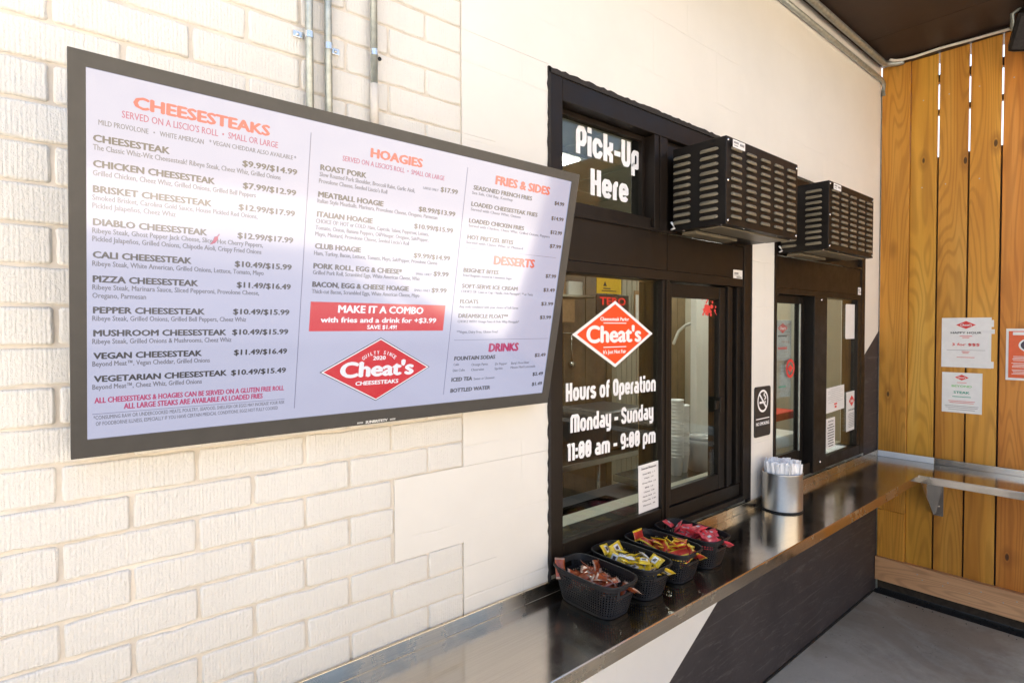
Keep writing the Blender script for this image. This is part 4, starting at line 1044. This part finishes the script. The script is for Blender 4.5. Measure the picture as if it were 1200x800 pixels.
# ================================================================== BASKETS AND SACHETS
NB_ = 76
def sup(a, hx, hy, e=4.2):
    c, s = math.cos(a), math.sin(a); k = (abs(c/hx)**e + abs(s/hy)**e)**(-1/e); return (k*c, k*s)
def perim(hx, hy):
    P = [sup(2*math.pi*i/720, hx, hy) for i in range(720)]; L = [0]
    for i in range(720): L.append(L[-1] + math.dist(P[i], P[(i+1) % 720]))
    out = []
    for k in range(NB_):
        d = L[-1]*k/NB_; i = max(j for j in range(720) if L[j] <= d); q = (d-L[i])/max(1e-9, L[i+1]-L[i]); a, c = P[i], P[(i+1) % 720]
        out.append((a[0]+(c[0]-a[0])*q, a[1]+(c[1]-a[1])*q))
    return out
def make_basket(label, x):
    t = thing('plastic_basket', label, 'basket', (x, -.165, ZC + .0005), 'sauce packet baskets on the counter')
    RW = 13; HT = .116
    lo, hi = perim(.062, .110), perim(.081, .141)
    b = bmesh.new(); grid = []
    for r in range(RW+1):
        q = r/RW; qq = q**.8
        grid.append([b.verts.new((lo[k][0]+(hi[k][0]-lo[k][0])*qq + x, lo[k][1]+(hi[k][1]-lo[k][1])*qq - .165, ZC + .003 + HT*q)) for k in range(NB_)])
    holes = []
    for r in range(RW):
        for k in range(NB_):
            k2 = (k+1) % NB_; f = b.faces.new((grid[r][k], grid[r][k2], grid[r+1][k2], grid[r+1][k]))
            mx = abs(grid[r][k].co.x - x + grid[r][k2].co.x - x)/2; my = abs(grid[r][k].co.y + .165)
            if r in (9, 10) and mx < .030 and my > .1: holes.append((f, 0))
            elif 1 <= r <= RW - 3 and not (r >= 8 and mx < .042 and my > .1): holes.append((f, 1))
    ins = [f for f, m in holes if m]
    bmesh.ops.delete(b, geom=[f for f, m in holes if not m], context='FACES_ONLY')
    res = bmesh.ops.inset_individual(b, faces=ins, thickness=.0022, depth=0)
    bmesh.ops.delete(b, geom=ins, context='FACES_ONLY')
    b.faces.new(grid[0][::-1])
    o = mesh_obj('basket_body', b, M['basket'], t)
    sd = o.modifiers.new('thickness', 'SOLIDIFY'); sd.thickness = .0026; sd.offset = 0
    b = bmesh.new(); pr = [(0, 0), (.004, .0015), (.0055, -.001), (.005, -.006), (.003, -.006), (.0, -.002)]
    rings = [[b.verts.new((x + px*(1+(a-.001)/.09), -.165 + py*(1+(a-.001)/.13), ZC + .003 + HT + z)) for a, z in pr] for px, py in hi]
    for k in range(NB_):
        A, B = rings[k], rings[(k+1) % NB_]
        for i in range(len(pr)): f = b.faces.new((A[i], B[i], B[(i+1) % len(pr)], A[(i+1) % len(pr)])); f.smooth = True
    fixn(b); mesh_obj('rim', b, M['basket'], t)
    return t
M['basket'] = plain('dark_woven_plastic', (.0120, .0112, .0118), .46, spec=.35, grain=.2)
BX = [1.4555, 1.652, 1.849, 2.046]
make_basket('nearest black woven basket, holding brown red sauce sachets', BX[0])
make_basket('second nearest black woven basket, holding yellow mustard sachets', BX[1])
make_basket('third black woven basket, holding yellow edged red sachets', BX[2])
make_basket('farthest black woven basket, holding bright pink red ketchup sachets', BX[3])
def sachet_mat(name, c, rough=.22, cl=0):
    b = NB(name); co = b.coord(kind='Object'); f = b.noise(co, 45, 4, .7)
    b.col(b.ramp(f, [(.3, tuple(x*.55 for x in c)), (.7, tuple(min(.9, x*1.25+.01) for x in c))])).set(rough=rough, spec=.6)
    b.bump(b.noise(co, 110, 3), .5, .002); return b.m
M['s_brown'] = sachet_mat('brown_red_sauce_film', (.30, .055, .012), .16); M['s_foil'] = sachet_mat('clear_crimped_film', (.36, .22, .16), .18)
M['s_yellow'] = sachet_mat('yellow_sachet_film', (.82, .50, .015), .3); M['s_white'] = sachet_mat('white_sachet_film', (.75, .74, .76), .3)
M['s_red'] = sachet_mat('red_sachet_film', (.50, .03, .02), .3); M['s_pink'] = sachet_mat('pink_red_sachet_film', (.78, .055, .075), .3)
M['s_dark'] = plain('dark_sachet_print', (.04, .03, .05), .4)
def sachet_mesh(name, L, W, T, mats, style):
    b = bmesh.new(); nx, ny = 10, 6; top, bot = {}, {}
    for i in range(nx+1):
        for k in range(ny+1):
            u, v = i/nx*2-1, k/ny*2-1; h = T*(1-abs(u)**5)*(1-abs(v)**3); wav = .0008*math.sin(u*5 + v*3)
            top[i, k] = b.verts.new((u*L/2, v*W/2, h + wav + .0003)); bot[i, k] = b.verts.new((u*L/2, v*W/2, -h*.7 + wav - .0003))
    for i in range(nx):
        for k in range(ny):
            u, v = (i+.5)/nx*2-1, (k+.5)/ny*2-1; mi = 0
            if style == 'end' and abs(u) > .8: mi = 1
            if style == 'edge' and abs(v) > .66: mi = 1
            if style == 'patch' and abs(u) < .45 and abs(v) < .7: mi = 1
            if style == 'patch' and abs(u) < .25 and abs(v) < .4: mi = 2
            for d, fl in ((top, 0), (bot, 1)):
                q = (d[i, k], d[i+1, k], d[i+1, k+1], d[i, k+1]); f = b.faces.new(q[::-1] if fl else q); f.material_index = mi; f.smooth = True
    ed = [(i, 0) for i in range(nx)] + [(nx, k) for k in range(ny)] + [(i, ny) for i in range(nx, 0, -1)] + [(0, k) for k in range(ny, 0, -1)]
    for a, c in zip(ed, ed[1:] + ed[:1]): b.faces.new((top[a], bot[a], bot[c], top[c])).material_index = 1 if style in ('end', 'edge') else 0
    return mesh_obj(name, b, [M[m] for m in mats])
def fill(bx, proto, label, group, n, lvl, seed, extra=()):
    q = random.Random(seed); tag(proto, label, 'sachet', group)
    for i in range(n):
        o = proto if i == 0 else proto.copy()
        if i: COL.objects.link(o)
        fy = q.uniform(-.100, .085); row = i/n
        o.location = (bx + q.uniform(-.038, .038), -.165 + fy, ZC + .040 + lvl*(.35 + .65*row) + (.010 if fy < 0 else 0) + q.uniform(-.004, .006))
        o.rotation_euler = (q.gauss(0, .42), q.gauss(0, .26), q.uniform(0, 6.28))
    for loc, rot in extra:
        o = proto.copy(); COL.objects.link(o); o.location = loc; o.rotation_euler = rot
fill(BX[0], sachet_mesh('sauce_sachet', .072, .036, .0042, ['s_brown', 's_foil'], 'end'), 'brown red sauce sachet in the nearest basket', 'brown red sachets in the nearest basket', 34, .058, 3,
     [((BX[0] - .058, -.060, ZC + .106), (.2, -.9, .9)), ((BX[0] + .020, -.305, ZC + .092), (.7, .35, 1.3)), ((BX[0] + .048, -.135, ZC + .112), (1.2, .3, .4)), ((BX[0] + .010, -.235, ZC + .102), (.5, .3, .6))])
fill(BX[1], sachet_mesh('sauce_sachet', .066, .040, .0045, ['s_yellow', 's_white', 's_dark'], 'patch'), 'yellow mustard sachet in the second nearest basket', 'yellow sachets in the second basket', 28, .066, 8,
     [((BX[1] - .030, -.075, ZC + .120), (.9, .2, .3)), ((BX[1] + .012, -.090, ZC + .118), (1.0, -.1, .1)), ((BX[1] + .022, -.302, ZC + .095), (.6, .5, 1.2))])
w_ = sachet_mesh('sauce_sachet', .060, .036, .004, ['s_white', 's_white', 's_yellow'], 'patch')
fill(BX[1], w_, 'white sachet among the yellow ones in the second nearest basket', 'white sachets in the second basket', 5, .075, 21, [((BX[1] + .035, -.20, ZC + .117), (.8, .3, .9))])
fill(BX[2], sachet_mesh('sauce_sachet', .078, .040, .0035, ['s_red', 's_yellow'], 'edge'), 'red sachet with yellow edges in the third basket', 'yellow edged red sachets in the third basket', 28, .074, 5,
     [((BX[2] - .025, -.07, ZC + .125), (1.25, .1, .2)), ((BX[2] + .040, -.22, ZC + .118), (1.0, .1, 1.25)), ((BX[2] + .025, -.302, ZC + .095), (.5, .5, 1.0)), ((BX[2] + .01, -.15, ZC + .115), (.7, .2, 1.4))])
fill(BX[3], sachet_mesh('sauce_sachet', .070, .042, .006, ['s_pink', 's_pink', 's_white'], 'patch'), 'pink red ketchup sachet in the farthest basket', 'ketchup sachets in the farthest basket', 32, .078, 9,
     [((BX[3] - .02, -.07, ZC + .125), (.5, .2, .4)), ((BX[3] + .03, -.302, ZC + .092), (.4, .5, .8)), ((BX[3] + .02, -.22, ZC + .116), (.4, -.2, 1.1))])

# ================================================================== STRAW CUP
sc_ = thing('steel_cup', 'brushed steel cup packed with white wrapped straws on the counter', 'cup', (2.972, -.114, ZC))
b = bmesh.new(); lathe(b, [(.0001, ZC + .001), (.093, ZC + .001), (.096, ZC + .004), (.097, ZC + .012), (.097, ZC + .190), (.0985, ZC + .194), (.097, ZC + .197), (.0945, ZC + .194), (.094, ZC + .012), (.0001, ZC + .010)], 64, (2.972, -.114)); fixn(b)
mesh_obj('body', b, M['steel_z'], sc_)
b = bmesh.new(); lathe(b, [(.0972, ZC + .001), (.0985, ZC + .002), (.0985, ZC + .008), (.0972, ZC + .009)], 64, (2.972, -.114)); mesh_obj('base_ring', b, M['sign_black'], sc_)
b = bmesh.new()
pr = [(-.0080, 0), (-.004, .0028), (.004, .0028), (.0080, 0), (.004, -.0028), (-.004, -.0028)]
def sring(z, k, fl): return [b.verts.new((x*k, y*fl, z)) for x, y in pr]
rings = [sring(0, 1.2, .15), sring(.012, 1.15, .25), sring(.03, .95, 1.1), sring(.200, .95, 1.1), sring(.218, 1.1, .8), sring(.228, 1.2, .45)]
for A, B in zip(rings, rings[1:]):
    for i in range(6): b.faces.new((A[i], A[(i+1) % 6], B[(i+1) % 6], B[i]))
b.faces.new(rings[0]); b.faces.new(rings[-1]); fixn(b)
bmesh.ops.scale(b, vec=(1.2, 1.35, 1.0), verts=b.verts[:])
straw = mesh_obj('wrapped_straw', b, M['straw_paper']); tag(straw, 'white paper wrapped straw standing in the steel cup', 'straw', 'wrapped straws in the steel cup')
q = random.Random(4); first = True
for i in range(260):
    r_ = .080*math.sqrt((i+.5)/260); a = i*2.39996
    o = straw if first else straw.copy()
    if not first: COL.objects.link(o)
    first = False
    o.location = (2.972 + r_*.92*math.cos(a), -.114 + r_*.92*math.sin(a), ZC + .018 + q.uniform(-.008, .010))
    tl = r_*.8
    o.rotation_euler = (-math.sin(a)*tl + q.gauss(0, .018), math.cos(a)*tl + q.gauss(0, .018), q.uniform(0, 6.28))

# ================================================================== POSTERS ON THE FENCE
t = notice('paper_poster', 'larger white poster with red lettering on the plank fence, above the smaller one', .512, 1.826, .264, .332, .0022,
       [('HAPPY HOUR', .300, .62, .013, 'print_dark'), (None, .37, .25, .0035, 'print_red'), (None, .40, .14, .0035, 'print_red'), ('3 for $$$', .535, .56, .018, 'print_red'),
        (None, .650, .78, .0022, 'print_grey'), (None, .68, .16, .003, 'print_red'), (None, .71, .12, .003, 'print_red'), (None, .795, .36, .003, 'print_red')], emblem=(0, .145, .105, .052), cat='poster', fence=True)
b = bmesh.new()
for z0, z1, e in ((1.93, 1.975, .012), (1.885, 1.915, .017), (1.662, 1.705, .014)): rect(b, .640, .644 + e, z0, z1)
flat_fence('torn_edge', b, .0046, M['paper'], t)
notice('paper_poster', 'smaller white poster with green and teal words on the plank fence', .494, 1.490, .216, .270, .0022,
       [(None, .25, .24, .003, 'print_red'), ('BEYOND', .335, .50, .014, 'print_green'), ('STEAK', .49, .40, .016, 'print_teal'), (None, .60, .46, .004, 'print_teal'), (None, .71, .66, .003, 'print_red'), (None, .75, .6, .003, 'print_red'),
        (None, .83, .84, .003, 'print_grey'), (None, .87, .80, .003, 'print_grey'), (None, .92, .66, .003, 'print_grey')], emblem=(0, .12, .075, .038), cat='poster', fence=True)
t = notice('paper_poster', 'orange red poster with white border at the right edge of the plank fence', .850, 1.756, .266, .326, .0022,
       [(None, .5, .90, .296, 'print_orange')], cat='poster', fence=True)
b = bmesh.new(); rect(b, .75, .95, 1.878, 1.898); disc(b, .850, 1.815, .072, .048); [rect(b, .745 + rnd.uniform(0, .01), .94 - rnd.uniform(0, .05), 1.742 - .0085*i, 1.745 - .0085*i) for i in range(14) if i % 5 != 4]
flat_fence('white_print', b, .0066, M['paper'], t)
b = bmesh.new(); disc(b, .850, 1.815, .062, .040); flat_fence('food_picture', b, .0071, M['s_dark'], t)
b = bmesh.new(); [disc(b, .850 + rnd.uniform(-.04, .04), 1.815 + rnd.uniform(-.022, .022), .009, .006, 0, i*1e-5, 10) for i in range(14)]; flat_fence('food_detail', b, .0075, M['cardboard'], t)

# ================================================================== SPEAKER UNDER THE CEILING
sp = thing('outdoor_speaker', 'black speaker hanging under the ceiling by the plank fence', 'speaker', (4.50, -.95, 3.80))
mr = Matrix.Translation((4.50, -.925, 3.650)) @ Matrix.Rotation(R(-32), 4, 'Y') @ Matrix.Rotation(R(18), 4, 'X')
b = bmesh.new(); box(b, -.11, .11, -.16, .16, -.11, .11, 0, .035); bmesh.ops.transform(b, matrix=mr, verts=b.verts[:]); mesh_obj('cabinet', b, M['black'], sp)
b = bmesh.new(); box(b, -.117, -.112, -.135, .135, -.088, .088, 0, .002); bmesh.ops.transform(b, matrix=mr, verts=b.verts[:]); mesh_obj('grille', b, M['seal'], sp)
b = bmesh.new(); tube(b, [(4.50, -.80, 3.64), (4.50, -.76, 3.70), (4.50, -.76, 3.79), (4.50, -.80, 3.8085)], .012, 8); mesh_obj('hanger', b, M['galv'], sp)

# ================================================================== KITCHEN BEHIND THE GLASS
kr = thing('kitchen_room', 'dim kitchen room seen through both service windows', 'room', (3, 1.2, 0))
b = bmesh.new(); box(b, 1.05, 6.0, 2.40, 2.45, 0, 2.95); box(b, 5.95, 5.999, .152, 2.398, 0, 2.95); box(b, 1.05, 1.10, .152, 2.398, 0, 2.95); mesh_obj('walls', b, M['room_wall'], kr)
b = bmesh.new()
for i in range(30): box(b, 1.2 + .158*i, 1.354 + .158*i, 2.375 - .004*(i % 2), 2.398, 0, 2.94, 0, .003)
mesh_obj('fence_reflection_planks', b, M['reflected_planks'], kr)  # planks added in place of the fence's reflection in the glass
b = bmesh.new(); box(b, 1.05, 6.0, .152, 2.45, 2.952, 3.0)
for i in range(9): box(b, 1.10 + .61*i, 1.115 + .61*i, .153, 2.39, 2.945, 2.951)
for i in range(4): box(b, 1.1, 5.95, .25 + .61*i, .265 + .61*i, 2.944, 2.9505)
mesh_obj('ceiling', b, M['room_ceiling'], kr)
b = bmesh.new(); box(b, 1.05, 6.0, .152, 2.45, -.02, .0); mesh_obj('floor', b, M['room_floor'], kr)
b = bmesh.new(); box(b, 1.42, 2.84, .121, .21, 1.118, 1.150, 0, .004); box(b, 3.12, 4.46, .121, .21, 1.085, 1.110, 0, .004); mesh_obj('inner_sill', b, M['room_wall'], kr)
b = bmesh.new(); box(b, 4.70, 6.2, .01, .15, 0, 3.0); mesh_obj('outer_wall', b, M['room_dark'], kr)
b = bmesh.new()
for i in range(6): box(b, 4.10 + .075*i, 4.165 + .075*i, 1.90, 1.96, .1, 2.55, 0, .006)
tag(mesh_obj('ribbed_panel', b, M['room_wall']), 'pale ribbed panel standing in the kitchen behind the opening hours', 'panel')
b = bmesh.new(); box(b, 2.44, 2.535, .34, .40, .2, 2.94, 0, .004); tag(mesh_obj('wooden_post', b, M['cardboard']), 'brown wooden post inside the window beside the tall glass pane', 'post')
b = bmesh.new(); box(b, 3.80, 4.16, .90, .95, .2, 2.6, 0, .004); tag(mesh_obj('door_panel', b, M['white_plastic']), 'pale door panel seen through the sliding pane', 'door')
def lamp(x0, x1, y0, y1, lab):
    t = thing('ceiling_lamp', lab, 'lamp', ((x0+x1)/2, (y0+y1)/2, 2.93))
    b = bmesh.new(); box(b, x0, x1, y0, y1, 2.928, 2.934); mesh_obj('light_panel', b, M['lamp'], t)
    b = bmesh.new(); box(b, x0-.03, x1+.03, y0-.03, y1+.03, 2.936, 2.944); mesh_obj('frame', b, M['room_wall'], t)
lamp(1.75, 2.53, .90, 1.45, 'lit white ceiling lamp seen through the Pick-Up Here pane')
lamp(4.9, 5.7, 1.5, 2.1, 'added ceiling light panel out of view, brightening the kitchen behind the farther window')  # added light, kept out of view, for the farther window's interior
lamp(3.2, 4.3, .35, .62, 'added ceiling light panel out of view, brightening the kitchen behind the sliding pane')  # added light, hidden from the transom, to brighten behind the sliding pane
tb = thing('prep_table', 'steel prep table behind the tall glass pane', 'table', (2.8, 1.2, 0))
b = bmesh.new(); box(b, 1.9, 3.55, .95, 1.65, 1.06, 1.10, 0, .004); mesh_obj('table_top', b, M['room_steel'], tb)
b = bmesh.new(); box(b, 1.9, 3.55, .97, 1.63, .50, .53, 0, .004); mesh_obj('under_shelf', b, M['room_steel'], tb)
for x, y in ((1.95, 1.0), (3.5, 1.0), (1.95, 1.6), (3.5, 1.6)):
    b = bmesh.new(); tube(b, [(x, y, 0), (x, y, 1.06)], .02, 10); mesh_obj('leg', b, M['room_steel'], tb)
b = bmesh.new(); box(b, 2.0, 2.75, .40, .75, .80, 1.00, 0, .02); tag(mesh_obj('storage_tub', b, M['room_dark']), 'dark tub low behind the tall glass pane', 'tub')
ws = thing('wall_shelf', 'wall shelf of boxes above the prep table', 'shelf', (3.3, 2.2, 2.15))
b = bmesh.new(); box(b, 2.6, 4.05, 2.05, 2.397, 2.205, 2.225, 0, .003); mesh_obj('board', b, M['room_wall'], ws)
for i, (x, w, h, mt) in enumerate(((3.42, .20, .16, 'cardboard'), (3.66, .18, .12, 'white_plastic'), (3.2, .16, .2, 'cardboard'))):
    b = bmesh.new(); box(b, x, x+w, 2.08, 2.36, 2.226, 2.226+h, 0, .006); box(b, x+w*.42, x+w*.58, 2.079, 2.0795, 2.23, 2.22+h)
    tag(mesh_obj('storage_box', b, M[mt]), ('brown box at the middle of the kitchen wall shelf', 'white box at the right on the kitchen wall shelf', 'brown box at the left of the kitchen wall shelf')[i], 'box')
b = bmesh.new(); box(b, 3.45, 3.75, 2.09, 2.36, 1.98, 2.19, 0, .01); tag(mesh_obj('storage_box', b, M['cardboard']), 'brown box hanging under the kitchen wall shelf', 'box')
ys_ = thing('yellow_notice', 'yellow notice hung behind the top of the tall glass pane', 'notice', (3.97, 1.88, 2.31))
b = bmesh.new(); box(b, 3.80, 4.13, 1.875, 1.882, 2.235, 2.44); mesh_obj('sheet', b, M['yellow'], ys_)
b = bmesh.new(); rect(b, 3.86, 4.06, 2.255, 2.263); rect(b, 3.88, 3.98, 2.275, 2.285); poly(b, [(3.88, 2.30), (3.93, 2.30), (3.905, 2.345)]); flat('print', b, 1.874, M['print_dark'], ys_)
ls = thing('lit_sign', 'dark sign with glowing red letters behind the diamond sticker', 'sign', (4.0, 1.87, 2.14))
b = bmesh.new(); box(b, 3.79, 4.23, 1.865, 1.885, 2.05, 2.225, 0, .004); mesh_obj('case', b, M['sign_black'], ls)
b = bmesh.new(); text(b, 'TERO', 3.82, 2.135, .36, .07, .05); flat('letters', b, 1.862, M['led'], ls)
cb_ = thing('clipboard', 'clipboard hung on the ribbed panel', 'clipboard', (4.42, 1.89, 2.1))
b = bmesh.new(); box(b, 4.34, 4.50, 1.885, 1.892, 1.95, 2.28, 0, .002); mesh_obj('board', b, M['cardboard'], cb_)
b = bmesh.new(); box(b, 4.355, 4.485, 1.882, 1.8845, 1.97, 2.24); mesh_obj('sheet', b, M['paper'], cb_)
b = bmesh.new(); box(b, 2.60, 3.55, .30, .70, 1.035, 1.075, 0, .004); tag(mesh_obj('inner_worktop', b, M['room_steel']), 'steel worktop just inside the sliding pane', 'worktop')
cup = None
for k, (x, y, n) in enumerate(((2.865, .45, 17), (2.955, .47, 15))):
    for i in range(n):
        if cup is None:
            b = bmesh.new(); lathe(b, [(.0001, .002), (.030, .0), (.031, .002), (.0415, .105), (.0435, .108), (.0415, .111), (.0395, .105), (.0295, .006)], 24)
            cup = mesh_obj('plastic_cup', b, M['vinyl']); o = cup
            tag(cup, 'white cup in the taller stack inside the sliding pane', 'cup', 'stacked cups in the taller pile')
        else: o = cup.copy(); COL.objects.link(o)
        o.location = (x, y, 1.0755 + i*.0205); o.rotation_euler = (0, 0, 0)
        if k: o['label'] = 'white cup in the shorter stack inside the sliding pane'; o['group'] = 'stacked cups in the shorter pile'
bu = thing('white_bucket', 'white plastic bucket with clear lid inside the sliding pane', 'bucket', (3.10, .42, 1.075))
b = bmesh.new(); lathe(b, [(.0001, 1.076), (.085, 1.076), (.100, 1.245), (.104, 1.250), (.104, 1.262), (.096, 1.262), (.084, 1.082)], 40, (3.10, .42)); mesh_obj('body', b, M['vinyl'], bu)
b = bmesh.new(); lathe(b, [(.104, 1.263), (.106, 1.272), (.098, 1.282), (.0001, 1.288)], 40, (3.10, .42)); mesh_obj('lid', b, M['laminate'], bu)
b = bmesh.new(); tube(b, [(3.95, 1.2, 1.80), (4.02, 1.2, 1.90), (4.12, 1.2, 1.95), (4.26, 1.2, 1.975)], .012, 8); tag(mesh_obj('pale_hose', b, M['white_plastic']), 'pale curved hose seen through the sliding pane', 'hose')
b = bmesh.new(); box(b, 4.45, 5.4, .85, 1.2, 1.10, 1.17, 0, .01); tag(mesh_obj('red_bin', b, M['print_red']), 'red tray edge low behind the farther window', 'tray')
b = bmesh.new(); box(b, 4.0, 4.75, .55, .80, .99, 1.09, 0, .02); tag(mesh_obj('white_tray', b, M['white_plastic']), 'white tray low behind the left pane of the farther window', 'tray')

b = bmesh.new(); box(b, 2.95, 3.45, 1.05, 1.5, 1.101, 1.36, 0, .03); box(b, 3.0, 3.4, 1.044, 1.0495, 1.16, 1.30, 0, .002); tag(mesh_obj('counter_appliance', b, M['room_dark']), 'dark boxy appliance on the prep table', 'appliance')
pn = thing('food_pan', 'steel pan of dark red food low inside the tall glass pane', 'pan', (2.2, .5, .98))
b = bmesh.new(); frame_rect(b, 1.75, 2.45, .92, 1.0, .012, .012, .006, .0, .32, .62, 0, .002); box(b, 1.762, 2.438, .32, .33, .93, 1.0); box(b, 1.762, 2.438, .61, .62, .93, 1.0); mesh_obj('pan', b, M['room_steel'], pn)
b = bmesh.new()
for i in range(40):
    t = bmesh.new(); bmesh.ops.create_icosphere(t, subdivisions=1, radius=rnd.uniform(.015, .03)); add_bm(b, t, 0, Matrix.Translation((rnd.uniform(1.79, 2.41), rnd.uniform(.35, .59), rnd.uniform(.95, .975))))
mesh_obj('food', b, M['s_brown'], pn)
rl = thing('utensil_rail', 'rail of hanging utensils on the far kitchen wall', 'rail', (3.2, 2.3, 1.9))
b = bmesh.new(); tube(b, [(2.7, 2.33, 1.88), (4.05, 2.33, 1.88)], .008, 8); mesh_obj('rail', b, M['room_steel'], rl)
for i in range(7):
    x = 2.8 + .19*i; L = rnd.uniform(.22, .34)
    b = bmesh.new(); tube(b, [(x, 2.32, 1.87), (x, 2.31, 1.87 - L)], .006, 8); lathe(b, [(.0001, 1.80 - L), (.03, 1.82 - L), (.04, 1.86 - L), (.035, 1.872 - L)], 14, (x, 2.31)); mesh_obj('utensil', b, M['room_steel'], rl)
